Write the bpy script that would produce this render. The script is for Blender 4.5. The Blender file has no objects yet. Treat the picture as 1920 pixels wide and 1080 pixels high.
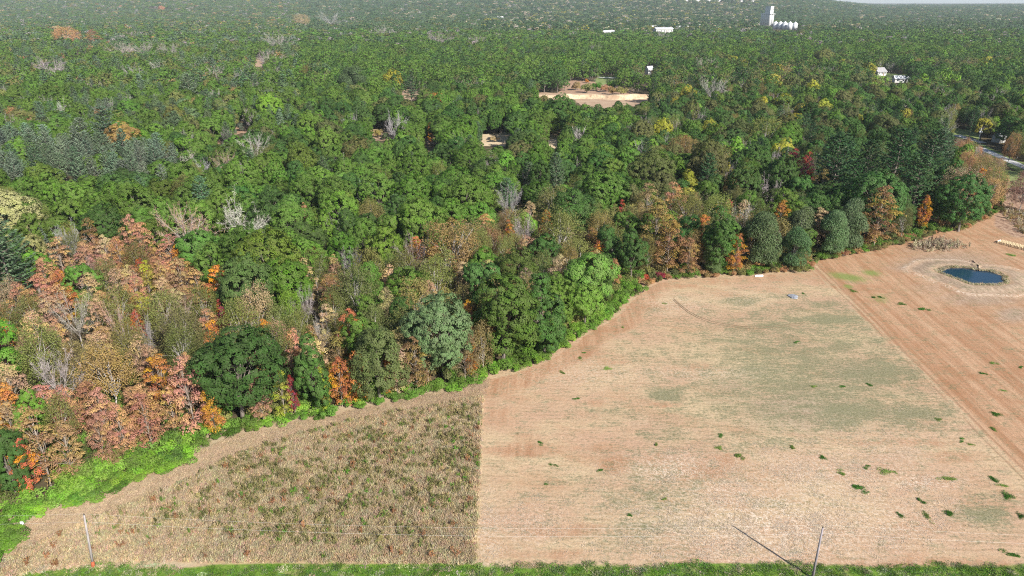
import bpy, math, random
import numpy as np
from mathutils import Vector

# ---------------------------------------------------------------- camera
CAM_H = 80.0
F_PX = 1320.0                       # focal length in pixels of a 1920 wide picture
PITCH = math.atan((540 - 4) / F_PX)
scene = bpy.context.scene
cam_data = bpy.data.cameras.new('camera')
cam = bpy.data.objects.new('camera', cam_data)
scene.collection.objects.link(cam)
cam.location = (0, 0, CAM_H)
cam.rotation_euler = (math.pi / 2 - PITCH, 0, 0)
cam_data.sensor_width = 36.0
cam_data.lens = 36.0 * F_PX / 1920.0
cam_data.clip_start = 1.0
cam_data.clip_end = 60000.0
scene.camera = cam

# ---------------------------------------------------------------- world, sun, exposure
SUN_EL = math.radians(34.0)
SUN_AZ = math.radians(143.0)        # from +Y towards +X: behind the camera, to its right
world = bpy.data.worlds.new('World')
scene.world = world
world.use_nodes = True
wn = world.node_tree
wn.nodes.clear()
sky = wn.nodes.new('ShaderNodeTexSky')
sky.sky_type = 'NISHITA'
sky.sun_disc = False
sky.sun_elevation = SUN_EL
sky.sun_rotation = SUN_AZ
sky.altitude = 300
bg = wn.nodes.new('ShaderNodeBackground')
bg.inputs['Strength'].default_value = 0.085
wo = wn.nodes.new('ShaderNodeOutputWorld')
wn.links.new(sky.outputs[0], bg.inputs[0])
wn.links.new(bg.outputs[0], wo.inputs[0])

sun_data = bpy.data.lights.new('sun', 'SUN')
sun_data.energy = 5.0
sun_data.angle = math.radians(0.53)
sun_data.color = (1.0, 0.95, 0.86)
sun = bpy.data.objects.new('sun', sun_data)
scene.collection.objects.link(sun)
sd = Vector((math.sin(SUN_AZ) * math.cos(SUN_EL), math.cos(SUN_AZ) * math.cos(SUN_EL), math.sin(SUN_EL)))
sun.rotation_euler = sd.to_track_quat('Z', 'Y').to_euler()
sun.location = (60, -120, 160)

scene.view_settings.view_transform = 'Standard'
scene.view_settings.look = 'None'
scene.view_settings.gamma = 1.0
scene.view_settings.exposure = 0.76
cy = scene.cycles
cy.max_bounces = 5
cy.diffuse_bounces = 3
cy.glossy_bounces = 2
cy.transmission_bounces = 3
cy.transparent_max_bounces = 4
cy.volume_bounces = 0
cy.caustics_reflective = False
cy.caustics_refractive = False
cy.use_denoising = False
cy.filter_width = 1.1
scene.render.filter_size = 1.1

# ---------------------------------------------------------------- helpers
RNG = np.random.default_rng(7)
COL = scene.collection
HAZE_D = 4.4e-5
CP, SP = math.cos(PITCH), math.sin(PITCH)


def unproj(u, v, z=0.0):
    """point at height z that the photograph shows at pixel (u, v) of 1920x1080"""
    a, b = (u - 960.0) / F_PX, (540.0 - v) / F_PX
    dx, dy, dz = a, CP + b * SP, -SP + b * CP
    t = (z - CAM_H) / dz
    return np.array([dx * t, dy * t, z])


def proj(P):
    P = np.asarray(P, float)
    x, y, z = P[..., 0], P[..., 1], P[..., 2] - CAM_H
    d = y * CP - z * SP
    up = y * SP + z * CP
    return 960 + F_PX * x / d, 540 - F_PX * up / d, d


def S(r, g, b):
    """sRGB 0..255 to linear"""
    def f(c):
        c /= 255.0
        return c / 12.92 if c <= 0.04045 else ((c + 0.055) / 1.055) ** 2.4
    return (f(r), f(g), f(b))


def in_poly(px, py, poly):
    px, py = np.asarray(px, float), np.asarray(py, float)
    inside = np.zeros(px.shape, bool)
    n = len(poly)
    j = n - 1
    for i in range(n):
        xi, yi = poly[i][0], poly[i][1]
        xj, yj = poly[j][0], poly[j][1]
        if yi != yj:
            c = ((yi > py) != (yj > py)) & (px < (xj - xi) * (py - yi) / (yj - yi) + xi)
            inside ^= c
        j = i
    return inside


def dist_line(px, py, line):
    px, py = np.asarray(px, float), np.asarray(py, float)
    best = np.full(px.shape, 1e9)
    for i in range(len(line) - 1):
        ax, ay = line[i][0], line[i][1]
        bx, by = line[i + 1][0], line[i + 1][1]
        dx, dy = bx - ax, by - ay
        L = dx * dx + dy * dy + 1e-9
        t = np.clip(((px - ax) * dx + (py - ay) * dy) / L, 0, 1)
        best = np.minimum(best, np.hypot(px - ax - t * dx, py - ay - t * dy))
    return best


def sstep(a, b, x):
    t = np.clip((x - a) / (b - a), 0, 1)
    return t * t * (3 - 2 * t)


def vnoise(x, y, seed=0):
    """smooth value noise 0..1, cell size 1"""
    x, y = np.asarray(x, float), np.asarray(y, float)
    xi, yi = np.floor(x), np.floor(y)
    fx, fy = x - xi, y - yi
    fx, fy = fx * fx * (3 - 2 * fx), fy * fy * (3 - 2 * fy)

    def h(a, b):
        s = np.sin(a * 127.1 + b * 311.7 + seed * 74.7) * 43758.5453
        return s - np.floor(s)
    return (h(xi, yi) * (1 - fx) + h(xi + 1, yi) * fx) * (1 - fy) + (h(xi, yi + 1) * (1 - fx) + h(xi + 1, yi + 1) * fx) * fy


def fbm(x, y, seed=0, oct=4):
    t, a, n = 0.0, 0.5, 0.0
    for i in range(oct):
        t = t + a * vnoise(np.asarray(x) * 2 ** i, np.asarray(y) * 2 ** i, seed + i * 13)
        n += a
        a *= 0.5
    return t / n


def mesh_of(name, verts, faces, mats=(), fmat=None, smooth=False, attrs=None):
    """faces: (n,k) array or a list of such arrays / lists"""
    me = bpy.data.meshes.new(name)
    verts = np.asarray(verts, np.float32)
    if isinstance(faces, np.ndarray):
        faces = [faces]
    if faces and not isinstance(faces[0], np.ndarray):
        loops = np.concatenate([np.asarray(f, np.int32) for f in faces])
        tot = np.array([len(f) for f in faces], np.int32)
    else:
        loops = np.concatenate([f.astype(np.int32).ravel() for f in faces])
        tot = np.concatenate([np.full(len(f), f.shape[1], np.int32) for f in faces])
    start = np.concatenate([[0], np.cumsum(tot)[:-1]]).astype(np.int32)
    me.vertices.add(len(verts))
    me.vertices.foreach_set('co', verts.ravel())
    me.loops.add(len(loops))
    me.loops.foreach_set('vertex_index', loops)
    me.polygons.add(len(tot))
    me.polygons.foreach_set('loop_start', start)
    me.polygons.foreach_set('loop_total', tot)
    for m in mats:
        me.materials.append(m)
    if fmat is not None:
        me.polygons.foreach_set('material_index', np.asarray(fmat, np.int32))
    me.polygons.foreach_set('use_smooth', np.full(len(tot), smooth))
    for k, (dom, typ, val) in (attrs or {}).items():
        a = me.attributes.new(k, typ, dom)
        if typ == 'FLOAT':
            a.data.foreach_set('value', np.asarray(val, np.float32).ravel())
        elif typ == 'INT':
            a.data.foreach_set('value', np.asarray(val, np.int32).ravel())
        else:
            a.data.foreach_set('vector', np.asarray(val, np.float32).ravel())
    me.update(calc_edges=True)
    me.validate()
    return me


def obj(name, me, parent=None, loc=(0, 0, 0), rz=0.0, scale=(1, 1, 1)):
    o = bpy.data.objects.new(name, me)
    COL.objects.link(o)
    o.parent = parent
    o.location = loc
    o.rotation_euler = (0, 0, rz)
    o.scale = scale
    return o


def tag(o, label=None, cat=None, group=None, kind=None):
    if label:
        o['label'] = label
    if cat:
        o['category'] = cat
    if group:
        o['group'] = group
    if kind:
        o['kind'] = kind
    return o


class MB:
    """collects boxes, tubes and cards into one mesh"""

    def __init__(self):
        self.v, self.f, self.m, self.n = [], [], [], 0

    def add(self, verts, faces, mat=0):
        verts = np.asarray(verts, float)
        self.v.append(verts)
        for f in faces:
            self.f.append([i + self.n for i in f])
            self.m.append(mat)
        self.n += len(verts)

    def box(self, c, s, rz=0.0, mat=0, ry=0.0):
        x, y, z = np.array(s) / 2
        p = np.array([[-x, -y, -z], [x, -y, -z], [x, y, -z], [-x, y, -z], [-x, -y, z], [x, -y, z], [x, y, z], [-x, y, z]])
        if ry:
            cr, sr = math.cos(ry), math.sin(ry)
            p = p @ np.array([[cr, 0, -sr], [0, 1, 0], [sr, 0, cr]])
        cr, sr = math.cos(rz), math.sin(rz)
        p = p @ np.array([[cr, sr, 0], [-sr, cr, 0], [0, 0, 1]]) + np.array(c)
        self.add(p, [(3, 2, 1, 0), (4, 5, 6, 7), (0, 1, 5, 4), (1, 2, 6, 5), (2, 3, 7, 6), (3, 0, 4, 7)], mat)

    def tube(self, pts, radii, sides=6, mat=0, cap=True):
        pts = np.asarray(pts, float)
        n = len(pts)
        rings = []
        for i in range(n):
            d = pts[min(i + 1, n - 1)] - pts[max(i - 1, 0)]
            d = d / (np.linalg.norm(d) + 1e-9)
            a = np.array([0, 0, 1.0]) if abs(d[2]) < 0.9 else np.array([1.0, 0, 0])
            s = np.cross(d, a)
            s /= np.linalg.norm(s)
            t = np.cross(d, s)
            an = np.arange(sides) * 2 * math.pi / sides
            rings.append(pts[i] + radii[i] * (np.cos(an)[:, None] * s + np.sin(an)[:, None] * t))
        v = np.concatenate(rings)
        fs = []
        for i in range(n - 1):
            for k in range(sides):
                a, b = i * sides + k, i * sides + (k + 1) % sides
                fs.append((a, a + sides, b + sides, b))
        if cap:
            fs.append(tuple(range(sides)))
            fs.append(tuple((n - 1) * sides + k for k in reversed(range(sides))))
        self.add(v, fs, mat)

    def mesh(self, name, mats, smooth=False):
        return mesh_of(name, np.concatenate(self.v), self.f, mats, self.m, smooth)


# ---------------------------------------------------------------- materials
def new_mat(name):
    m = bpy.data.materials.new(name)
    m.use_nodes = True
    nt = m.node_tree
    for n in list(nt.nodes):
        nt.nodes.remove(n)
    out = nt.nodes.new('ShaderNodeOutputMaterial')
    return m, nt, out


class NT:
    def __init__(self, nt):
        self.t = nt

    def n(self, typ, **kw):
        x = self.t.nodes.new(typ)
        for k, v in kw.items():
            setattr(x, k, v)
        return x

    def l(self, a, b):
        self.t.links.new(a, b)

    def val(self, sock, v):
        if hasattr(v, 'links') or isinstance(v, bpy.types.NodeSocket):
            self.l(v, sock)
        else:
            if isinstance(v, tuple) and len(v) == 3 and sock.type == 'RGBA':
                v = (*v, 1.0)
            sock.default_value = v

    def math(self, op, a, b=0.0, c=None, clamp=False):
        x = self.n('ShaderNodeMath', operation=op)
        x.use_clamp = clamp
        self.val(x.inputs[0], a)
        self.val(x.inputs[1], b)
        if c is not None:
            self.val(x.inputs[2], c)
        return x.outputs[0]

    def mix(self, f, a, b, blend='MIX'):
        x = self.n('ShaderNodeMix', data_type='RGBA', blend_type=blend)
        self.val(x.inputs[0], f)
        self.val(x.inputs[6], a)
        self.val(x.inputs[7], b)
        return x.outputs[2]

    def noise(self, vec, scale, detail=3.0, rough=0.55):
        x = self.n('ShaderNodeTexNoise')
        if vec is not None:
            self.l(vec, x.inputs['Vector'])
        x.inputs['Scale'].default_value = scale
        x.inputs['Detail'].default_value = detail
        x.inputs['Roughness'].default_value = rough
        return x.outputs[0]

    def smooth(self, x, a, b):
        m = self.n('ShaderNodeMapRange', interpolation_type='SMOOTHSTEP')
        self.val(m.inputs[0], x)
        m.inputs[1].default_value = a
        m.inputs[2].default_value = b
        return m.outputs[0]

    def attr(self, name, typ='GEOMETRY'):
        x = self.n('ShaderNodeAttribute', attribute_name=name)
        x.attribute_type = typ
        return x

    def mapping(self, vec, scale=(1, 1, 1), rz=0.0):
        if rz:                      # turn first, stretch after
            r = self.n('ShaderNodeMapping')
            self.l(vec, r.inputs[0])
            r.inputs['Rotation'].default_value = (0, 0, rz)
            vec = r.outputs[0]
        x = self.n('ShaderNodeMapping')
        self.l(vec, x.inputs[0])
        x.inputs['Scale'].default_value = scale
        return x.outputs[0]


def foliage_material(name, trans=0.34, rough=0.62, vmin=0.82, vmax=1.18, hue=0.018):
    m, nt, out = new_mat(name)
    g = NT(nt)
    tint = g.attr('tint', 'INSTANCER').outputs['Color']
    vary = g.attr('vary').outputs['Fac']
    hv = g.attr('hvary').outputs['Fac']
    hs = g.n('ShaderNodeHueSaturation')
    g.val(hs.inputs['Hue'], g.math('MULTIPLY_ADD', hv, hue * 2, 0.5 - hue))
    g.val(hs.inputs['Saturation'], g.math('MULTIPLY_ADD', hv, 0.25, 0.87))
    g.val(hs.inputs['Value'], g.math('MULTIPLY_ADD', vary, vmax - vmin, vmin))
    g.l(tint, hs.inputs['Color'])
    b = g.n('ShaderNodeBsdfPrincipled')
    g.l(hs.outputs[0], b.inputs['Base Color'])
    b.inputs['Roughness'].default_value = rough
    b.inputs['Specular IOR Level'].default_value = 0.12
    t = g.n('ShaderNodeBsdfTranslucent')
    g.l(hs.outputs[0], t.inputs['Color'])
    mx = g.n('ShaderNodeMixShader')
    mx.inputs[0].default_value = trans
    g.l(b.outputs[0], mx.inputs[1])
    g.l(t.outputs[0], mx.inputs[2])
    g.l(mx.outputs[0], out.inputs[0])
    return m


def plain(name, col, rough=0.8, var=0.25, scale=3.0, spec=0.3, bump=0.0, stretch=(1, 1, 1), metallic=0.0):
    m, nt, out = new_mat(name)
    g = NT(nt)
    tc = g.n('ShaderNodeTexCoord').outputs['Object']
    v = g.mapping(tc, stretch)
    n = g.noise(v, scale, 4.0)
    lo = tuple(c * (1 - var) for c in col)
    hi = tuple(min(1.0, c * (1 + var)) for c in col)
    c = g.mix(g.smooth(n, 0.3, 0.7), lo, hi)
    b = g.n('ShaderNodeBsdfPrincipled')
    g.l(c, b.inputs['Base Color'])
    b.inputs['Roughness'].default_value = rough
    b.inputs['Specular IOR Level'].default_value = spec
    b.inputs['Metallic'].default_value = metallic
    if bump:
        bp = g.n('ShaderNodeBump')
        bp.inputs['Strength'].default_value = bump
        bp.inputs['Distance'].default_value = 0.1
        g.l(n, bp.inputs['Height'])
        g.l(bp.outputs[0], b.inputs['Normal'])
    g.l(b.outputs[0], out.inputs[0])
    return m


M_LEAF = foliage_material('foliage')
M_NEEDLE = foliage_material('needles', trans=0.12, rough=0.55, vmin=0.6, vmax=1.4, hue=0.02)
M_AUTUMN = foliage_material('autumn_foliage', vmin=.76, vmax=1.24, hue=.042)
M_BARK = plain('bark', (0.17, 0.145, 0.125), 0.9, 0.4, 1.2, 0.1, stretch=(1, 1, 0.3))
M_PALEBARK = plain('pale_bark', (0.38, 0.35, 0.33), 0.85, 0.3, 1.2, 0.1, stretch=(1, 1, 0.3))
M_MIDBARK = plain('autumn_bark', (0.28, 0.235, 0.20), 0.85, 0.3, 1.2, 0.1, stretch=(1, 1, 0.3))
M_BAREBARK = plain('bare_bark', (0.31, 0.28, 0.265), 0.85, 0.3, 1.2, 0.1, stretch=(1, 1, 0.3))
M_TWIG = foliage_material('twigs', trans=0.0, rough=0.85, vmin=0.6, vmax=1.4, hue=0.02)

# ---------------------------------------------------------------- the lie of the land
EDGE_PX = [(-70, 1112), (0, 1047), (32, 1007), (55, 982), (100, 957), (140, 949), (180, 932), (225, 917), (250, 902), (287, 890), (327, 885), (345, 862), (380, 845),
           (420, 825), (465, 815), (495, 809), (562, 790), (620, 785), (655, 772), (720, 760), (792, 742), (855, 735), (880, 725), (920, 712), (960, 702),
           (1005, 687), (1022, 680), (1070, 652), (1100, 627), (1122, 615), (1155, 595), (1180, 570), (1210, 540), (1247, 527), (1310, 522), (1385, 520),
           (1440, 515), (1510, 510), (1535, 490), (1595, 482), (1665, 467), (1715, 455), (1760, 440), (1815, 430), (1865, 405), (1880, 395), (1884, 352)]
EDGE = [tuple(unproj(u, v)[:2]) for u, v in EDGE_PX]
FIELD_POLY = EDGE + [tuple(unproj(1905, 338)[:2]), (330.0, 338.0), (520.0, 330.0), (520.0, 10.0), (-180.0, 10.0)]
WEED_PX = [(-60, 1125), (20, 1045), (150, 985), (250, 945), (345, 905), (440, 855), (560, 815), (700, 782), (800, 765), (903, 745), (890, 1056), (500, 1053), (200, 1052), (0, 1085)]
WEED_POLY = [tuple(unproj(u, v)[:2]) for u, v in WEED_PX]
T0, T1 = unproj(1545, 518)[:2], unproj(1920, 897)[:2]
TDIR = (T1 - T0) / np.linalg.norm(T1 - T0)
TNRM = np.array([-TDIR[1], TDIR[0]])
if TNRM[0] < 0:
    TNRM = -TNRM                    # points to the tilled side
POND_C = unproj(1826, 519)[:2]


def hills(x, y):
    x, y = np.asarray(x, float), np.asarray(y, float)
    k = x / np.maximum(y, 1.0)
    top = 96.0 - 62.0 * sstep(0.36, 0.5, k) + 18 * (vnoise(k * 9 + 3, y * 0 + 1, 5) - 0.5)
    h = sstep(3000, 5500, y) * top
    h = h + sstep(900, 2000, y) * 10 * (fbm(x / 500, y / 500, 9, 2) - 0.5)
    h = h + sstep(5500, 9000, y) * 20
    return h


def earth(name, cols, scale, rough=0.95):
    m, nt, out = new_mat(name)
    g = NT(nt)
    p = g.n('ShaderNodeNewGeometry').outputs['Position']
    n1 = g.noise(p, scale, 5.0)
    n2 = g.noise(p, scale * 7.3, 4.0)
    c = g.mix(g.smooth(n1, 0.35, 0.65), cols[0], cols[1])
    c = g.mix(g.smooth(n2, 0.5, 0.72), c, cols[2])
    b = g.n('ShaderNodeBsdfPrincipled')
    g.l(c, b.inputs['Base Color'])
    b.inputs['Roughness'].default_value = rough
    b.inputs['Specular IOR Level'].default_value = 0.1
    bp = g.n('ShaderNodeBump')
    bp.inputs['Strength'].default_value = 0.5
    bp.inputs['Distance'].default_value = 0.15
    g.l(n2, bp.inputs['Height'])
    g.l(bp.outputs[0], b.inputs['Normal'])
    g.l(b.outputs[0], out.inputs[0])
    return m


M_FLOOR = earth('forest_floor', [(0.075, 0.06, 0.035), (0.13, 0.10, 0.06), (0.06, 0.075, 0.03)], 0.12)
ys = np.concatenate([np.linspace(-160, 900, 60), np.geomspace(930, 24000, 110)])
ss = np.linspace(-1, 1, 97)
gx = ss[None, :] * (260 + 1.05 * np.maximum(ys, 0))[:, None]
gy = np.repeat(ys[:, None], len(ss), 1)
gz = hills(gx, gy)
idx = np.arange(gx.size).reshape(gx.shape)
quads = np.stack([idx[:-1, :-1], idx[:-1, 1:], idx[1:, 1:], idx[1:, :-1]], -1).reshape(-1, 4)
ground = obj('ground', mesh_of('ground', np.stack([gx, gy, gz], -1).reshape(-1, 3), quads, [M_FLOOR], smooth=True))
tag(ground, kind='structure')


# ---- the fields: one sheet whose soil, straw and grass zones are measured off the photograph
def ell(u, v, cu, cv, ru, rv, rot=0.0):
    c, s = math.cos(rot), math.sin(rot)
    a, b = (u - cu), (v - cv)
    return np.exp(-(((a * c + b * s) / ru) ** 2 + ((b * c - a * s) / rv) ** 2))


STEP = 0.9
fx = np.arange(-150, 390, STEP)
fy = np.arange(38, 400, STEP)
FX, FY = np.meshgrid(fx, fy)
d_edge = dist_line(FX.ravel(), FY.ravel(), EDGE).reshape(FX.shape)
inside = in_poly(FX, FY, FIELD_POLY)
keepv = inside | (d_edge < 5.0)
fu, fv, _ = proj(np.stack([FX, FY, np.zeros_like(FX)], -1))
side = (FX - T0[0]) * TNRM[0] + (FY - T0[1]) * TNRM[1]       # metres to the tilled side of the track
along = (FX - T0[0]) * TDIR[0] + (FY - T0[1]) * TDIR[1]
nz = fbm(FX / 9, FY / 9, 3, 4) - 0.5
nz2 = fbm(FX / 28, FY / 18, 21, 4) - 0.5
nzx = fbm(FX / 26, FY / 4.0, 51, 4) - 0.5
weed = in_poly(FX + nz * 3, FY + nz * 2, WEED_POLY).astype(float)
till = sstep(-2.0, 2.0, side + nz * 5) * (fu > 1200)
soil = till * (0.80 + 0.35 * nz2)
band = sstep(9.5, 4.5, d_edge + nz * 5) * inside * sstep(860, 930, fu) * (0.72 - 0.2 * sstep(1215, 1260, fu))
soil = np.maximum(soil, band)
soil = np.maximum(soil, 0.8 * sstep(22, 6, d_edge + nz * 14) * sstep(1480, 1560, fu) * (inside))
for cu, cv, ru, rv, a in [(980, 845, 60, 12, .9), (1010, 842, 26, 6, .8), (1140, 840, 40, 10, .7), (1155, 872, 26, 14, .9), (1040, 995, 100, 14, .6), (1320, 885, 60, 22, .65), (1230, 857, 20, 10, .6), (1360, 860, 50, 14, .55),
                          (1240, 760, 40, 6, .6), (1110, 755, 34, 8, .5), (1150, 680, 40, 7, .4), (1300, 690, 70, 9, .45), (1300, 640, 80, 12, .3), (1650, 830, 120, 8, .6), (1780, 860, 60, 14, .6),
                          (1780, 1060, 170, 16, .7), (1020, 1040, 120, 14, .5), (1130, 745, 20, 5, .4), (1540, 700, 18, 8, .5), (1435, 740, 16, 10, .5), (1500, 660, 24, 5, .5), (930, 780, 60, 30, .4)]:
    soil = np.maximum(soil, 1.2 * a * ell(fu, fv, cu, cv, ru * 1.2, rv * 1.2) + 0.5 * nz * ell(fu, fv, cu, cv, ru * 1.4, rv * 1.4))
soil = soil * (1 - weed) + weed * 0.25 * sstep(-0.1, 0.25, nz)
green = np.zeros_like(FX)
for cu, cv, ru, rv, a in [(1640, 700, 90, 22, .7), (1560, 600, 60, 9, .8), (1545, 572, 30, 6, .6), (1450, 612, 30, 6, .8), (1480, 555, 40, 5, .4), (1390, 565, 24, 7, .7), (1250, 740, 26, 9, .9),
                          (1430, 695, 60, 18, .6), (1390, 640, 60, 8, .5), (1480, 720, 70, 26, .6), (1600, 770, 60, 16, .8), (1700, 775, 60, 14, .8), (1580, 790, 40, 14, .7), (1660, 715, 34, 7, .7),
                          (1575, 650, 26, 12, .6), (1220, 580, 22, 6, .3), (1300, 668, 24, 6, .4), (1200, 665, 30, 8, .35), (1490, 745, 40, 16, .5), (1340, 720, 50, 10, .4), (1320, 590, 22, 4, .4),
                          (1165, 940, 26, 14, .5), (1250, 820, 50, 12, .35), (1845, 965, 34, 14, .85), (1190, 1000, 50, 24, .4), (1240, 1030, 40, 14, .3), (1640, 640, 20, 10, .5), (1430, 830, 90, 16, .3), (1160, 775, 60, 10, .3),
                          (1850, 930, 26, 8, .4), (1010, 930, 30, 8, .3), (1090, 900, 40, 10, .25), (1460, 945, 30, 10, .2), (1730, 800, 50, 10, .4)]:
    green = np.maximum(green, 0.98 * a * ell(fu, fv, cu, cv, ru * 1.5, rv * 1.45))
green = np.maximum(green * .95, .50 * ell(fu, fv, 1530, 690, 240, 110) + .5 * nz2 * ell(fu, fv, 1500, 700, 320, 170))
green = np.maximum(green, .30 * ell(fu, fv, 1230, 930, 120, 90))
green = green * (1 - till)
lime = np.zeros_like(FX)
for cu, cv, ru, rv, a in [(1590, 520, 46, 9, .9), (1635, 512, 24, 8, .8), (1650, 560, 30, 14, .55), (1590, 537, 12, 5, .9), (1700, 545, 30, 12, .3), (1890, 462, 0.1, 0.1, 0)]:
    lime = np.maximum(lime, a * ell(fu, fv, cu, cv, ru + .1, rv + .1, 0.15))
pale = np.zeros_like(FX)
for cu, cv, ru, rv, a in [(1440, 985, 230, 70, 1.0), (1260, 880, 80, 26, .8), (1520, 900, 150, 60, .6), (1620, 980, 150, 60, .6), (1360, 930, 100, 40, .7), (900, 1000, 40, 60, .6), (1000, 985, 60, 40, .4),
                          (1730, 905, 70, 14, .9), (1300, 700, 120, 12, .4), (1100, 700, 120, 26, .35), (1270, 570, 60, 18, .5), (1400, 560, 80, 20, .3), (1650, 860, 120, 60, .3)]:
    pale = np.maximum(pale, a * ell(fu, fv, cu, cv, ru, rv))
pale *= (1 - 0.8 * till)

grey = np.zeros_like(FX)
for cu, cv, ru, rv, a in [(1780, 490, 110, 26, .8), (1700, 500, 60, 16, .6), (1840, 560, 110, 20, .75), (1900, 590, 40, 18, .9), (1740, 540, 60, 20, .5), (1720, 470, 60, 10, .5), (1560, 480, 10, 5, .3), (1830, 520, 90, 36, .6),
                          (1500, 770, 150, 60, .6), (1380, 730, 90, 50, .45), (1250, 790, 110, 30, .4), (1600, 700, 80, 30, .5), (1150, 850, 60, 20, .3), (1700, 850, 60, 20, .45)]:
    grey = np.maximum(grey, a * ell(fu, fv, cu, cv, ru, rv))
verge = sstep(1056, 1068, fv + nz * 16 - 4 * sstep(700, 300, fu) + nzx * 14) * (fv < 1500)
verge = np.maximum(verge, 0.9 * sstep(346, 338, fv) * (fu > 1600) * (fv > 0))
path = ((1 - weed) * sstep(905, 885, fu) * (1 - verge)).clip(0, 1)
scrub = (fu > 1865) * (fv < 445) * (fv > 300) * inside * (side > 0) * sstep(0, 6, (FX * 0 + 436 - fv) + (fu - 1880) * 0.55) * 1.0
# small relief: pond bank, wheel ruts along the track, headland ridge
rp = np.array([FX - POND_C[0], FY - POND_C[1]])
PA = 7.7                            # pond half length, m
PB = 6.6


def pond_r(x, y):
    th = np.arctan2(y / PB, x / PA)
    w = 1 + 0.06 * np.sin(3 * th + 1) + 0.05 * np.sin(5 * th) + 0.03 * np.sin(9 * th + 2)
    ca, sa = math.cos(-0.36), math.sin(-0.36)
    xr, yr = x * ca + y * sa, -x * sa + y * ca
    return np.hypot(xr / PA, yr / PB) / w


pr = pond_r(rp[0], rp[1])
ringn = pr + .25 * nz
grey = np.maximum(grey, 1.0 * np.exp(-((ringn - 1.75) / .45) ** 2))
soil = soil * (1 - .85 * np.exp(-((ringn - 1.7) / .6) ** 2))
pale = np.maximum(pale, 1.0 * np.exp(-((ringn - 2.35) / .16) ** 2))
till = till * (1 - np.exp(-((ringn - 2.35) / .2) ** 2))
FZ = 0.03 + 0.10 * (fbm(FX / 3.2, FY / 3.2, 8, 2) - 0.5).clip(-.3, .3)
FZ = FZ + 0.62 * np.exp(-((pr - 1.55) / 0.42) ** 2) + .35 * np.exp(-((pr + .25 * nz - 2.3) / .14) ** 2)
FZ = np.where(pr < 1.0, FZ * sstep(0.75, 1.05, pr) - 0.02, FZ)
FZ = FZ + 0.16 * np.exp(-((side + 1.0) / 0.5) ** 2) * till.clip(0.3, 1) - 0.0
FZ = FZ + weed * 0.12 * fbm(FX / 2, FY / 2, 61, 3)
FZ = np.maximum(FZ, 0.02)
vid = -np.ones(FX.shape, int)
ok = keepv
vid[ok] = np.arange(ok.sum())
q = np.stack([vid[:-1, :-1], vid[:-1, 1:], vid[1:, 1:], vid[1:, :-1]], -1).reshape(-1, 4)
q = q[(q >= 0).all(1)]


def fa(a):
    return ('POINT', 'FLOAT', np.clip(a, 0, 1)[ok])


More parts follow.
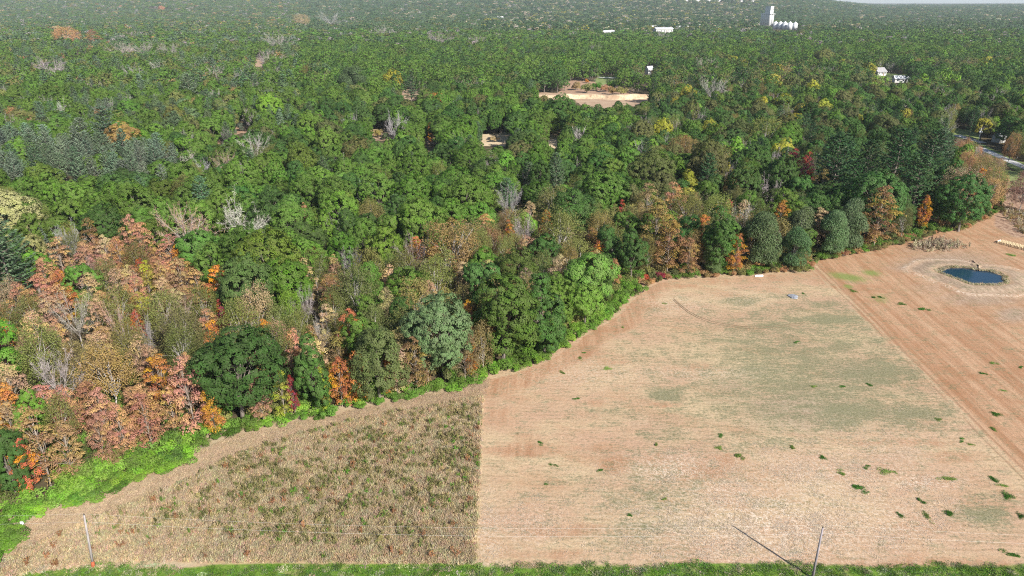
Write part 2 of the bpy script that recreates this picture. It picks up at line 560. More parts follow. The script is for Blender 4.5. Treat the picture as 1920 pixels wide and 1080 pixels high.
def field_material():
    m, nt, out = new_mat('field_soil_and_straw')
    g = NT(nt)
    p = g.n('ShaderNodeNewGeometry').outputs['Position']
    A = {k: g.attr(k).outputs['Fac'] for k in ('soil', 'green', 'lime', 'pale', 'grey', 'verge', 'weed', 'path', 'scrub', 'till')}
    rz = -math.atan2(TDIR[1], TDIR[0])
    rot = g.n('ShaderNodeMapping')
    g.l(p, rot.inputs[0])
    rot.inputs['Rotation'].default_value = (0, 0, rz)
    sep = g.n('ShaderNodeSeparateXYZ')
    g.l(rot.outputs[0], sep.inputs[0])
    perp = np.array([-TDIR[1], TDIR[0]])
    sg = 1.0 if perp @ TNRM > 0 else -1.0
    side_s = g.math('MULTIPLY_ADD', sep.outputs[1], sg, -float(T0 @ TNRM))       # metres to the tilled side of the track
    big = g.noise(g.mapping(p, (.62, 1.0, 1)), 0.05, 6.0, 0.66)
    big2 = g.noise(g.mapping(p, (.45, 1.1, 1), .3), 0.11, 5.0, 0.66)
    med = g.noise(g.mapping(p, (.7, 1.0, 1)), 0.33, 5.0, 0.7)
    fine = g.noise(p, 1.5, 5.0, 0.78)
    grain = g.noise(p, 3.3, 3.0, 0.8)
    rowx = g.noise(g.mapping(p, (0.10, 1.15, 1)), 1.0, 4.0, 0.7)
    rowx2 = g.noise(g.mapping(p, (0.35, 2.2, 1)), 1.0, 3.0, 0.6)
    rt1 = g.noise(g.mapping(rot.outputs[0], (0.022, 0.42, 1)), 1.0, 5.0, 0.75)
    rt2 = g.noise(g.mapping(rot.outputs[0], (0.09, 1.5, 1)), 1.0, 4.0, 0.7)
    fleck = g.noise(g.mapping(p, (1.0, 2.6, 1), 0.6), 1.0, 3.0, 0.75)
    fleck2 = g.noise(g.mapping(p, (2.8, 1.1, 1), 0.35), 1.0, 3.0, 0.75)
    # straw: pale yellow, pinkish tan, orange-brown where the soil shows, grey where it rots
    c = g.mix(g.smooth(big, 0.36, 0.62), (0.475, 0.36, 0.23), (0.435, 0.285, 0.195))
    c = g.mix(g.math('MULTIPLY', g.smooth(big2, 0.50, 0.68), 0.7), c, (0.40, 0.24, 0.15))
    c = g.mix(g.math('MULTIPLY', g.smooth(med, 0.54, 0.72), 0.55), c, (0.30, 0.235, 0.15))
    c = g.mix(g.math('MULTIPLY', g.smooth(med, 0.44, 0.28), 0.45), c, (0.51, 0.42, 0.28))
    c = g.mix(g.math('MULTIPLY', g.smooth(rowx, 0.5, 0.7), 0.35), c, (0.32, 0.215, 0.125))
    # drill rows
    sepp = g.n('ShaderNodeSeparateXYZ')
    g.l(p, sepp.inputs[0])
    ph = g.math('ADD', g.math('MULTIPLY', sepp.outputs[1], 4.3), g.math('MULTIPLY', g.noise(p, .12, 3.0), 9.0))
    rows = g.math('MULTIPLY', g.smooth(g.math('SINE', ph, 0.0), .1, .9), g.smooth(g.noise(g.mapping(p, (.12, .3, 1)), 1.0, 3.0), .40, .62))
    c = g.mix(g.math('MULTIPLY', rows, .42), c, (0.30, 0.20, 0.12))
    # tilled and bare soil
    sc_ = g.mix(g.smooth(rt1, 0.34, 0.66), (0.33, 0.185, 0.11), (0.44, 0.285, 0.185))
    sc_ = g.mix(g.math('MULTIPLY', g.smooth(rt2, 0.56, 0.74), 0.55), sc_, (0.46, 0.34, 0.225))
    sc_ = g.mix(g.math('MULTIPLY', g.smooth(big2, 0.5, 0.68), 0.5), sc_, (0.30, 0.155, 0.085))
    sc_ = g.mix(g.math('MULTIPLY', g.smooth(rt1, 0.36, 0.24), 0.6), sc_, (0.24, 0.13, 0.075))
    soilm = g.smooth(g.math('ADD', A['soil'], g.math('ADD', g.math('MULTIPLY_ADD', med, 0.9, -0.45), g.math('MULTIPLY_ADD', fine, 0.5, -0.25))), 0.22, 0.78)
    c = g.mix(soilm, c, sc_)
    # wheel ruts along the track between the two fields
    wob = g.math('ADD', side_s, g.math('MULTIPLY_ADD', g.noise(g.mapping(rot.outputs[0], (.03, .0, 1)), 1.0, 3.0), 2.0, -1.0))
    for off, wd, col, st in ((-.2, .35, (0.20, 0.115, 0.07), .55), (1.6, .35, (0.22, 0.125, 0.075), .5), (.7, .5, (0.47, 0.36, 0.24), .6), (-1.6, .6, (0.46, 0.36, 0.24), .45), (3.6, 1.1, (0.27, 0.135, 0.07), .55)):
        dd = g.math('ABSOLUTE', g.math('SUBTRACT', wob, off))
        mk = g.math('MULTIPLY', g.smooth(dd, wd, wd * .25), g.math('MULTIPLY', st, g.smooth(g.math('ADD', fine, g.math('MULTIPLY', rt1, .6)), .55, .9)))
        c = g.mix(g.math('MULTIPLY', mk, g.smooth(A['soil'], .02, .2)), c, col)
    # grey dry silt and rotting straw
    gm = g.smooth(g.math('ADD', A['grey'], g.math('ADD', g.math('MULTIPLY_ADD', med, 0.8, -0.4), g.math('MULTIPLY_ADD', fine, .6, -.3))), 0.2, 0.85)
    gc = g.mix(g.smooth(g.noise(g.mapping(p, (0.35, 1.4, 1), rz), 1.0, 5.0, 0.75), 0.36, 0.64), (0.235, 0.175, 0.13), (0.41, 0.32, 0.245))
    c = g.mix(g.math('MULTIPLY', gm, 0.75), c, gc)
    # re-growth: ragged grey-green
    nn_ = g.math('ADD', g.math('MULTIPLY', med, .40), g.math('ADD', g.math('MULTIPLY', fine, .35), g.math('MULTIPLY', rowx2, .25)))
    gn = g.math('SUBTRACT', A['green'], g.math('MULTIPLY_ADD', nn_, 4.6, -2.12))
    c = g.mix(g.math('MULTIPLY', g.smooth(A['green'], .05, .8), .30), c, (0.30, 0.285, 0.165))
    gcol = g.mix(g.smooth(grain, 0.35, 0.65), (0.10, 0.115, 0.06), (0.20, 0.20, 0.115))
    c = g.mix(g.math('MULTIPLY', g.smooth(gn, -0.25, 0.45), 0.8), c, gcol)
    ln = g.math('ADD', A['lime'], g.math('ADD', g.math('MULTIPLY_ADD', rt2, 0.9, -0.45), g.math('MULTIPLY_ADD', fine, .8, -.4)))
    c = g.mix(g.math('MULTIPLY', g.smooth(ln, 0.25, 0.85), .85), c, (0.17, 0.22, 0.065))
    # pale stubble flecks and the dark between them
    fl = g.math('MAXIMUM', g.smooth(fleck, 0.50, 0.62), g.smooth(fleck2, 0.52, 0.64))
    pm = g.math('MULTIPLY', g.math('MULTIPLY', fl, g.math('MULTIPLY_ADD', A['pale'], 0.92, 0.12)), g.math('SUBTRACT', 1.0, A['till']))
    c = g.mix(pm, c, (0.62, 0.51, 0.41))
    dk = g.math('MULTIPLY', g.smooth(fine, 0.40, 0.26), g.math('MULTIPLY_ADD', A['pale'], 0.18, 0.26))
    c = g.mix(dk, c, (0.17, 0.115, 0.07))
    # weed field and mown path
    wc = g.mix(g.smooth(med, 0.4, 0.6), (0.34, 0.26, 0.15), (0.42, 0.335, 0.20))
    wc = g.mix(g.math('MULTIPLY', g.smooth(fine, 0.5, 0.66), 0.6), wc, (0.24, 0.17, 0.10))
    wc = g.mix(g.math('MULTIPLY', g.smooth(big, 0.5, 0.66), 0.5), wc, (0.34, 0.235, 0.155))
    c = g.mix(A['weed'], c, wc)
    pc = g.mix(g.smooth(med, 0.35, 0.65), (0.37, 0.275, 0.18), (0.44, 0.36, 0.245))
    pc = g.mix(g.math('MULTIPLY', g.smooth(big2, 0.5, 0.7), 0.5), pc, (0.36, 0.24, 0.165))
    pc = g.mix(g.math('MULTIPLY', g.smooth(fine, 0.5, 0.7), 0.4), pc, (0.29, 0.21, 0.13))
    c = g.mix(A['path'], c, pc)
    sc = g.mix(g.smooth(g.noise(p, 0.6, 5.0, 0.75), 0.42, 0.6), (0.40, 0.28, 0.20), (0.20, 0.12, 0.085))
    c = g.mix(A['scrub'], c, sc)
    vc = g.mix(g.smooth(fine, 0.35, 0.65), (0.09, 0.17, 0.025), (0.16, 0.24, 0.05))
    vc = g.mix(g.math('MULTIPLY', g.smooth(med, 0.5, 0.7), 0.7), vc, (0.32, 0.29, 0.13))
    vm = g.smooth(g.math('ADD', A['verge'], g.math('ADD', g.math('MULTIPLY_ADD', med, 0.6, -0.3), g.math('MULTIPLY_ADD', fine, .5, -.25))), 0.25, 0.75)
    c = g.mix(vm, c, vc)
    hs = g.n('ShaderNodeHueSaturation')
    g.l(c, hs.inputs['Color'])
    g.val(hs.inputs['Value'], g.math('ADD', g.math('MULTIPLY', fine, .62), g.math('MULTIPLY_ADD', grain, .5, .44)))
    hs.inputs['Saturation'].default_value = 1.04
    b = g.n('ShaderNodeBsdfPrincipled')
    g.l(hs.outputs[0], b.inputs['Base Color'])
    b.inputs['Roughness'].default_value = 0.95
    b.inputs['Specular IOR Level'].default_value = 0.06
    h = g.math('ADD', g.math('MULTIPLY', fine, 0.6), g.math('ADD', g.math('MULTIPLY', fleck, 0.4), g.math('MULTIPLY', rt2, g.math('MULTIPLY', A['till'], 0.5))))
    bp = g.n('ShaderNodeBump')
    bp.inputs['Strength'].default_value = 0.6
    bp.inputs['Distance'].default_value = 0.3
    g.l(h, bp.inputs['Height'])
    g.l(bp.outputs[0], b.inputs['Normal'])
    g.l(b.outputs[0], out.inputs[0])
    return m


field = obj('field', mesh_of('field', np.stack([FX, FY, FZ], -1)[ok], q, [field_material()], smooth=True, attrs={
    'soil': fa(soil), 'green': fa(green), 'lime': fa(lime), 'pale': fa(pale), 'grey': fa(grey), 'verge': fa(verge), 'weed': fa(weed), 'path': fa(path), 'scrub': fa(scrub), 'till': fa(till)}))
tag(field, kind='structure')


# ---------------------------------------------------------------- tree kinds
def unit(v):
    return v / (np.linalg.norm(v, axis=-1, keepdims=True) + 1e-9)


def cards(P, N, L, W, rng, T=None):
    """quads centred at P, facing N, length L along T (random when None), width W"""
    n = len(P)
    N = unit(N)
    if T is None:
        T = rng.normal(size=(n, 3))
    T = T - (T * N).sum(1, keepdims=True) * N
    T = unit(T)
    B = np.cross(N, T)
    L = np.broadcast_to(np.asarray(L, float), (n,))[:, None] * 0.5
    W = np.broadcast_to(np.asarray(W, float), (n,))[:, None] * 0.5
    v = np.stack([P - T * L, P + B * W + T * L * 0.1, P + T * L, P - B * W + T * L * 0.1], 1)   # leaf-shaped kite
    return v.reshape(-1, 3)


def crown_mesh(name, P, N, L, W, vary, hvary, rng, T=None, mat=None, extra=None):
    v = cards(P, N, L, W, rng, T)
    n = len(P)
    f = np.arange(4 * n).reshape(-1, 4)
    mats = [mat or M_LEAF]
    fm = np.zeros(n, int)
    if extra is not None:
        ev, ef, emat = extra
        v = np.concatenate([v, ev])
        ef = [np.asarray(x, int) + 4 * n for x in ef]
        faces = [list(x) for x in f] + [list(x) for x in ef]
        mats.append(emat)
        fm = np.concatenate([fm, np.ones(len(ef), int)])
        vary = np.concatenate([vary, np.full(len(ef), .5)])
        hvary = np.concatenate([hvary, np.full(len(ef), .5)])
        f = faces
    return mesh_of(name, v, f, mats, fm, attrs={'vary': ('FACE', 'FLOAT', vary), 'hvary': ('FACE', 'FLOAT', hvary)})


def sphere_dirs(n, rng):
    d = rng.normal(size=(n, 3))
    return unit(d)


def limbs(mb, rng, H, ends, r0, zsplit, mat=0, sides=6):
    """a trunk to zsplit and curved limbs out to the given end points"""
    lean = rng.normal(size=2) * 0.02 * H
    top = np.array([lean[0], lean[1], zsplit])
    mb.tube([(0, 0, -0.3), (lean[0] * .3, lean[1] * .3, zsplit * .45), top, top + np.array([lean[0] * .4, lean[1] * .4, H * 0.22])], [r0 * 1.25, r0, r0 * .8, r0 * .4], sides, mat)
    for e in ends:
        e = np.asarray(e, float)
        s = top * (0.75 + 0.3 * rng.random())
        mid = (s + e) / 2 + np.array([0, 0, 0.08 * H]) + rng.normal(size=3) * 0.02 * H
        mb.tube([s, mid, e], [r0 * .5, r0 * .3, r0 * .1], 4, mat, cap=False)


def oak_proto(seed, H=17.0, R=7.2, nl=13, cl=38, lv=50, ls=0.36, tall=1.0, flat=0.8, cr=1.0, jit=0.17):
    """broad crown: lobes carried by limbs, each lobe a shell of leaf clumps"""
    rng = np.random.default_rng(seed)
    cz = H * 0.58
    lob = []
    tries = 0
    while len(lob) < nl and tries < 4000:
        tries += 1
        d = sphere_dirs(1, rng)[0]
        if d[2] < -0.75:
            continue
        k = 0.50 + 0.2 * rng.random()
        c = np.array([d[0] * R * k, d[1] * R * k, cz + d[2] * H * 0.31 * tall * (0.8 + .35 * rng.random())])
        r = R * (0.34 + 0.16 * rng.random()) * (1.0 if len(lob) > 2 else 1.1)
        if any(np.linalg.norm(c - o[0]) < 0.42 * (r + o[1]) for o in lob):
            continue
        lob.append((c, r))
    lob.append((np.array([0, 0, cz + H * 0.17 * tall]), R * 0.5))
    CC, CR, CD = [], [], []
    ctr = np.array([0, 0, cz - H * 0.12])
    for i, (c, r) in enumerate(lob):
        d = sphere_dirs(cl * 3, rng)
        out = unit((c - ctr)[None])[0]
        keep = (d @ out > -0.4) & (d[:, 2] > -0.6)
        d = d[keep][:cl]
        p = c + d * r * (0.86 + 0.22 * rng.random((len(d), 1))) * np.array([1, 1, flat])
        good = np.ones(len(p), bool)
        for j, (c2, r2) in enumerate(lob):
            if j != i:
                good &= np.linalg.norm(p - c2, axis=1) > 0.74 * r2
        CC.append(p[good])
        CD.append(d[good])
        CR.append(np.full(good.sum(), 1.0) * (0.70 + 0.62 * rng.random(good.sum())) * R / 7.2 * cr)
    CC, CD, CR = np.concatenate(CC), np.concatenate(CD), np.concatenate(CR)
    m = len(CC)
    q = sphere_dirs(m * lv, rng).reshape(m, lv, 3)
    q = unit(q + CD[:, None, :] * 0.7 + np.array([0, 0, .3]))
    P = CC[:, None, :] + q * (CR[:, None] * (0.68 + 0.34 * rng.random((m, lv))))[..., None] * np.array([1, 1, .72])
    N = q * 0.85 + CD[:, None, :] * 0.6 + rng.normal(size=(m, lv, 3)) * jit + np.array([0, 0, .2])
    cv = np.repeat(rng.random((m, 1)), lv, 1)
    vary = (0.5 * cv + 0.5 * rng.random((m, lv))).ravel()
    hv = (0.5 * cv + 0.5 * rng.random((m, lv))).ravel()
    n = m * lv
    crown = crown_mesh('oak_crown', P.reshape(-1, 3), N.reshape(-1, 3), ls * (0.8 + .7 * rng.random(n)), ls * (0.6 + .4 * rng.random(n)), vary, hv, rng)
    mb = MB()
    limbs(mb, rng, H, [c for c, r in lob], 0.02 * H, H * 0.34)
    return crown, mb.mesh('oak_trunk', [M_BARK]), 2 * R, H


def tier_proto(seed, H=14.0, R=3.6, npad=44, lv=125, ls=0.28, bark=None, spread=1.0):
    """upright tree whose leaves lie in flat pads with gaps between them"""
    rng = np.random.default_rng(seed)
    C, RR = [], []
    t = 0
    while len(C) < npad and t < 3000:
        t += 1
        h = rng.random() ** 0.8
        z = H * (0.14 + 0.84 * h)
        prof = max(.22, math.sin(math.pi * min(1.0, (h * 0.72 + 0.26))) ** 0.7)
        a = rng.random() * 2 * math.pi
        rr = R * prof * (0.25 + 0.75 * rng.random() ** 0.6)
        c = np.array([math.cos(a) * rr, math.sin(a) * rr, z])
        r = R * (0.24 + 0.18 * rng.random()) * spread
        if any(np.linalg.norm((c - o) * np.array([1, 1, 1.9])) < 0.62 * (r + s) for o, s in zip(C, RR)):
            continue
        C.append(c)
        RR.append(r)
    C, RR = np.array(C), np.array(RR)
    m = len(C)
    a = rng.random((m, lv)) * 2 * math.pi
    lob = 1 + 0.22 * np.sin(3 * a + rng.random((m, 1)) * 6) + 0.16 * np.sin(5 * a + rng.random((m, 1)) * 6)
    rad = np.sqrt(rng.random((m, lv))) * lob
    x, y = np.cos(a) * rad, np.sin(a) * rad
    z = 0.42 * (1 - rad ** 2 * 0.8) + rng.normal(size=(m, lv)) * 0.11
    P = C[:, None, :] + np.stack([x, y, z], -1) * RR[:, None, None]
    N = np.stack([x * .9, y * .9, np.full_like(x, .75)], -1) + rng.normal(size=(m, lv, 3)) * 0.24
    n = m * lv
    cv = np.repeat(rng.random((m, 1)), lv, 1)
    vary = (.5 * cv + .5 * rng.random((m, lv))).ravel()
    hv = (.65 * cv + .35 * rng.random((m, lv))).ravel()
    crown = crown_mesh('tier_crown', P.reshape(-1, 3), N.reshape(-1, 3), ls * (.8 + .6 * rng.random(n)), ls * (.6 + .4 * rng.random(n)), vary, hv, rng, mat=M_AUTUMN)
    mb = MB()
    lean = rng.normal(size=2) * .25
    mb.tube([(0, 0, -.3), (lean[0], lean[1], H * .4), (lean[0] * .6, lean[1] * .4, H * .9)], [.17, .11, .03], 6)
    for c, r in zip(C, RR):
        z0 = c[2] * (0.62 + .2 * rng.random())
        mb.tube([(lean[0] * .8, lean[1] * .7, z0), (np.array([lean[0] * .8, lean[1] * .7, z0]) + c) / 2 + np.array([0, 0, .25]), c], [.05, .035, .015], 3, cap=False)
    return crown, mb.mesh('tier_trunk', [bark or M_MIDBARK]), 2 * R * 1.1, H


def feathery_proto(seed, H=15.0, R=5.0, ncl=230, lv=28, ls=0.27):
    """thin crown of small leaves with pale limbs showing through"""
    rng = np.random.default_rng(seed)
    d = sphere_dirs(ncl * 2, rng)
    d = d[d[:, 2] > -0.75][:ncl]
    amp = 1 + .22 * np.sin(d[:, 0] * 4 + rng.random() * 6) * np.cos(d[:, 1] * 4 + rng.random() * 6)
    k = (0.55 + .45 * rng.random(len(d)) ** .5) * amp
    C = np.stack([d[:, 0] * R * k, d[:, 1] * R * k, H * .57 + d[:, 2] * H * .43 * k], -1)
    m = len(C)
    q = rng.normal(size=(m, lv, 3))
    P = C[:, None, :] + q * np.array([.5, .5, .55]) * R / 5.0
    N = rng.normal(size=(m, lv, 3)) * .75 + d[:, None, :] * .8 + np.array([0, 0, .3])
    n = m * lv
    cv = np.repeat(rng.random((m, 1)), lv, 1)
    vary = (.45 * cv + .55 * rng.random((m, lv))).ravel()
    crown = crown_mesh('feathery_crown', P.reshape(-1, 3), N.reshape(-1, 3), ls * (.8 + .8 * rng.random(n)), ls * (.55 + .4 * rng.random(n)), vary, rng.random(n) * .6 + .4 * cv.ravel(), rng)
    mb = MB()
    limbs(mb, rng, H, [C[i] for i in rng.choice(m, 22, replace=False)], .17, H * .32, sides=5)
    return crown, mb.mesh('feathery_trunk', [M_PALEBARK]), 2 * R, H


def bare_proto(seed, H=14.0, R=5.0, n1=9, spread=0.9, twig=1.0, trunkh=.28):
    """leafless: trunk, rising limbs, branches and a haze of twigs"""
    rng = np.random.default_rng(seed)
    trunk, tw = MB(), MB()
    V, Fm = [], []
    base = np.array([0, 0, H * trunkh])
    trunk.tube([(0, 0, -.3), base * .5 + rng.normal(size=3) * .1, base, base + np.array([0, 0, H * .15])], [.30, .24, .20, .12], 6)
    tips = []
    for i in range(n1):
        a = 2 * math.pi * (i + rng.random() * .6) / n1
        el = 0.30 + .85 * rng.random()
        d = np.array([math.cos(a) * math.cos(el) * spread, math.sin(a) * math.cos(el) * spread, math.sin(el)])
        Ln = H * (.46 + .16 * rng.random())
        s = base * (.8 + .35 * rng.random())
        p1 = s + d * Ln * .45 + rng.normal(size=3) * .25
        p2 = s + (d + np.array([0, 0, .16])) * Ln * .9 + rng.normal(size=3) * .3
        trunk.tube([s, p1, p2], [.11, .07, .03], 5, cap=False)
        for k in range(8):
            t = .25 + .75 * rng.random()
            q0 = (s + (p1 - s) * t * 2) if t < .5 else (p1 + (p2 - p1) * (t - .5) * 2)
            dd = unit((d + rng.normal(size=3) * .6 + np.array([0, 0, .1]))[None])[0]
            l2 = H * (.14 + .14 * rng.random())
            q1 = q0 + dd * l2 * .5 + rng.normal(size=3) * .12
            q2 = q0 + (dd + np.array([0, 0, .2])) * l2
            trunk.tube([q0, q1, q2], [.045, .028, .012], 3, cap=False)
            tips.append((q0, q1, q2, dd))
    P, T, L = [], [], []
    for q0, q1, q2, dd in tips:
        for k in range(int(30 * twig)):
            t = rng.random()
            s = q0 + (q1 - q0) * t * 2 if t < .5 else q1 + (q2 - q1) * (t - .5) * 2
            d2 = unit((dd + rng.normal(size=3) * .75 + np.array([0, 0, .15]))[None])[0]
            l = H * (.04 + .07 * rng.random())
            P.append(s + d2 * l / 2)
            T.append(d2)
            L.append(l)
    P, T, L = np.array(P), np.array(T), np.array(L)
    n = len(P)
    N = rng.normal(size=(n, 3)) + np.array([.3, -.6, .5])
    v = rng.random(n)
    crown = crown_mesh('bare_crown', P, N, L, .04 + .025 * rng.random(n), v, rng.random(n), rng, T=T, mat=M_TWIG)
    return crown, trunk.mesh('bare_trunk', [M_BAREBARK]), 2 * R * 1.15, H


def pine_proto(seed, H=20.0, R=5.2, whorls=15, per=8, nd=46, conic=False, droop=0.0, nl=0.62):
    """conifer: whorls of boughs, each a plume of needle sprays"""
    rng = np.random.default_rng(seed)
    mb = MB()
    mb.tube([(0, 0, -.3), (0, 0, H * .5), (0, 0, H * .98)], [.28, .18, .03], 6)
    P, T, N, L, cvs = [], [], [], [], []
    for w in range(whorls):
        h = min(1.0, (w + .3 * rng.random()) / (whorls - 1))
        z = H * (.16 + .82 * min(h, 1)) if conic else H * (.26 + .72 * min(h, 1))
        prof = (1 - h) ** (.85 if conic else .55) * (1 if conic else min(1, .55 + 1.2 * h))
        for k in range(per):
            a = 2 * math.pi * (k + rng.random() * .8) / per + w * 1.3
            Lb = R * prof * (.72 + .4 * rng.random()) + .35
            up = (0.35 * h + (-.25 if conic else .12)) - droop + .12 * rng.normal()
            d = np.array([math.cos(a), math.sin(a), up])
            s = np.array([0, 0, z])
            e = s + d * Lb + np.array([0, 0, (.10 if conic else .22) * Lb])
            mb.tube([s, s + d * Lb * .6, e], [.05, .035, .015], 3, cap=False)
            m = int(nd * (.35 + .65 * Lb / R))
            t = .22 + .78 * rng.random(m) ** .75
            c = s + d * Lb * t[:, None] + np.array([0, 0, 1.0]) * ((.10 if conic else .22) * Lb * t ** 2)[:, None]
            wd = .30 * Lb * (1.15 - t) * (0.9 if conic else 1.0) + .12
            sid = np.array([-math.sin(a), math.cos(a), 0])
            off = rng.uniform(-1, 1, m)
            c = c + sid * (off * wd)[:, None] + rng.normal(size=(m, 3)) * .07
            td = d * .9 + sid * off[:, None] * .75 + np.array([0, 0, .18]) + rng.normal(size=(m, 3)) * .18
            P.append(c)
            T.append(td)
            N.append(np.array([0, 0, 1.0]) + rng.normal(size=(m, 3)) * .42 + np.array([math.cos(a), math.sin(a), 0]) * .25)
            L.append(nl * (.7 + .6 * rng.random(m)))
            cvs.append(np.full(m, rng.random()))
    P, T, N, L, cv = [np.concatenate(x) for x in (P, T, N, L, cvs)]
    n = len(P)
    crown = crown_mesh('needle_crown', P, N, L, L * .42, .5 * cv + .5 * rng.random(n), rng.random(n), rng, T=T, mat=M_NEEDLE)
    return crown, mb.mesh('conifer_trunk', [M_BARK]), 2 * R, H


def willow_proto(seed, H=13.0, R=5.0, n=15000):
    """soft rounded crown of narrow hanging leaves"""
    rng = np.random.default_rng(seed)
    lob = []
    for i in range(22):
        d = sphere_dirs(1, rng)[0]
        d[2] = max(d[2], -.8)
        lob.append((np.array([d[0] * R * .55, d[1] * R * .55, H * .50 + d[2] * H * .40]), R * (.34 + .16 * rng.random())))
    which = rng.integers(0, len(lob), n)
    c = np.array([l[0] for l in lob])[which]
    r = np.array([l[1] for l in lob])[which]
    d = sphere_dirs(n, rng)
    d[:, 2] = np.abs(d[:, 2]) * 1.1 - .25
    d = unit(d)
    P = c + d * (r * (.82 + .25 * rng.random(n)))[:, None]
    N = d + rng.normal(size=(n, 3)) * .5
    T = np.array([0, 0, -1.0]) + rng.normal(size=(n, 3)) * .5 + d * .5
    cv = rng.random(len(lob))[which]
    crown = crown_mesh('willow_crown', P, N, .38 + .25 * rng.random(n), .14 + .09 * rng.random(n), .35 * cv + .65 * rng.random(n), rng.random(n), rng, T=T)
    mb = MB()
    limbs(mb, rng, H, [l[0] for l in lob], .2, H * .25)
    return crown, mb.mesh('willow_trunk', [M_PALEBARK]), 2 * R, H


def shrub_proto(seed, H=3.0, R=2.2, nl=9, lv=170, ls=0.27):
    rng = np.random.default_rng(seed)
    C = np.stack([rng.normal(size=nl) * R * .42, rng.normal(size=nl) * R * .42, H * (.25 + .42 * rng.random(nl))], -1)
    r = R * (.28 + .2 * rng.random(nl))
    d = sphere_dirs(nl * lv, rng).reshape(nl, lv, 3)
    d[..., 2] = np.abs(d[..., 2]) * 1.2 - .3
    d = unit(d)
    P = C[:, None] + d * (r[:, None] * (.75 + .4 * rng.random((nl, lv))))[..., None]
    P[..., 2] = np.maximum(P[..., 2], .06)
    N = d + rng.normal(size=(nl, lv, 3)) * .5 + np.array([0, 0, .35])
    n = nl * lv
    cv = np.repeat(rng.random((nl, 1)), lv, 1).ravel()
    crown = crown_mesh('shrub_leaves', P.reshape(-1, 3), N.reshape(-1, 3), ls * (.8 + .8 * rng.random(n)), ls * (.6 + .4 * rng.random(n)), .5 * cv + .5 * rng.random(n), .5 * cv + .5 * rng.random(n), rng)
    mb = MB()
    for c in C:
        mb.tube([(c[0] * .2, c[1] * .2, -.1), c * np.array([.6, .6, .6]), c], [.05, .035, .015], 4, cap=False)
    return crown, mb.mesh('shrub_stems', [M_BARK]), 2 * R, H


KINDS = {
    'oak': [oak_proto(100 + i, H=15.5 + (i % 4), R=6.3 + .45 * (i % 4), nl=8 + 2 * (i % 5), flat=.62 + .1 * (i % 4), tall=.85 + .12 * (i % 4), cr=.85 + .15 * (i % 3)) for i in range(9)] + [oak_proto(120 + i, H=18, R=8.0, nl=22, cl=52, lv=46, ls=.36, cr=.85, flat=.9, jit=.22) for i in range(2)],
    'tallgreen': [oak_proto(140 + i, H=17, R=5.2, nl=19, tall=1.45, flat=1.0, cl=26, cr=1.2) for i in range(3)],
    'tier': [tier_proto(200 + i, R=3.5 + .3 * (i % 3), npad=38 + 6 * (i % 3)) for i in range(6)],
    'feathery': [feathery_proto(300 + i, R=4.8 + .3 * (i % 3)) for i in range(5)],
    'bare': [bare_proto(400 + i, n1=8 + i % 3, spread=1.0 + .12 * (i % 3)) for i in range(5)],
    'pine': [pine_proto(500 + i) for i in range(4)],
    'spruce': [pine_proto(550 + i, H=16, R=3.3, whorls=20, per=8, nd=34, conic=True, nl=.5) for i in range(2)],
    'willow': [willow_proto(600 + i) for i in range(3)],
    'shrub': [shrub_proto(700 + i) for i in range(5)],
}

TINT = {
    'green': (.117, .200, .037), 'dkgreen': (.072, .140, .036), 'ltgreen': (.14, .26, .04), 'greygreen': (.13, .19, .085), 'olive': (.195, .205, .065), 'dkolive': (.14, .155, .055),
    'brown': (.275, .21, .08), 'tan': (.43, .32, .18), 'rust': (.43, .245, .12), 'salmon': (.45, .245, .145), 'orange': (.52, .215, .055), 'red': (.42, .09, .05), 'burgundy': (.22, .035, .05),
    'yellow': (.36, .34, .05), 'lime': (.185, .325, .045), 'pale': (.40, .43, .16), 'bronze': (.27, .19, .07), 'pine': (.10, .16, .08), 'dkpine': (.043, .092, .034), 'bluepine': (.15, .205, .132),
    'silver': (.35, .32, .305), 'grey': (.31, .27, .265), 'pinkgrey': (.36, .235, .17), 'sandpale': (.50, .43, .30),
}
CWORD = {'green': 'green', 'dkgreen': 'dark green', 'ltgreen': 'bright green', 'greygreen': 'grey-green', 'olive': 'olive', 'dkolive': 'dark olive', 'brown': 'brownish', 'tan': 'tan', 'rust': 'rust-coloured',
         'salmon': 'salmon-pink', 'orange': 'orange', 'red': 'red', 'burgundy': 'burgundy', 'yellow': 'yellow', 'lime': 'lime-green', 'pale': 'pale yellow', 'bronze': 'bronze', 'pine': 'blue-green',
         'dkpine': 'dark', 'bluepine': 'blue-grey', 'silver': 'silvery', 'grey': 'grey', 'pinkgrey': 'pinkish grey', 'sandpale': 'straw-coloured'}
KNAME = {'oak': 'broadleaf_tree', 'tallgreen': 'broadleaf_tree', 'tier': 'autumn_tree', 'feathery': 'feathery_tree', 'bare': 'bare_tree', 'pine': 'pine_tree', 'spruce': 'spruce_tree', 'willow': 'willow_tree', 'shrub': 'shrub'}
KWORD = {'oak': 'broad tree', 'tallgreen': 'tall tree', 'tier': 'tiered tree', 'feathery': 'feathery tree', 'bare': 'bare tree', 'pine': 'pine', 'spruce': 'spruce', 'willow': 'soft-leaved tree', 'shrub': 'shrub'}
KGROUP = {'broadleaf_tree': 'green trees of the wood', 'autumn_tree': 'autumn trees with tiered leaves', 'feathery_tree': 'thin-crowned feathery trees', 'bare_tree': 'leafless trees', 'pine_tree': 'pines in the wood',
          'spruce_tree': 'spruces in the wood', 'willow_tree': 'soft grey-green trees at the wood edge', 'shrub': 'shrubs along the wood edge'}


def height_of(kind, w):
    return {'oak': 8.5 + .72 * w, 'tallgreen': 8 + 1.0 * w, 'tier': 7.5 + .85 * w, 'feathery': 9 + .75 * w, 'bare': 11.5 + .6 * w, 'pine': 10 + 1.1 * w, 'spruce': 7 + 1.5 * w, 'willow': 6 + .9 * w, 'shrub': .9 + .45 * w}[kind]


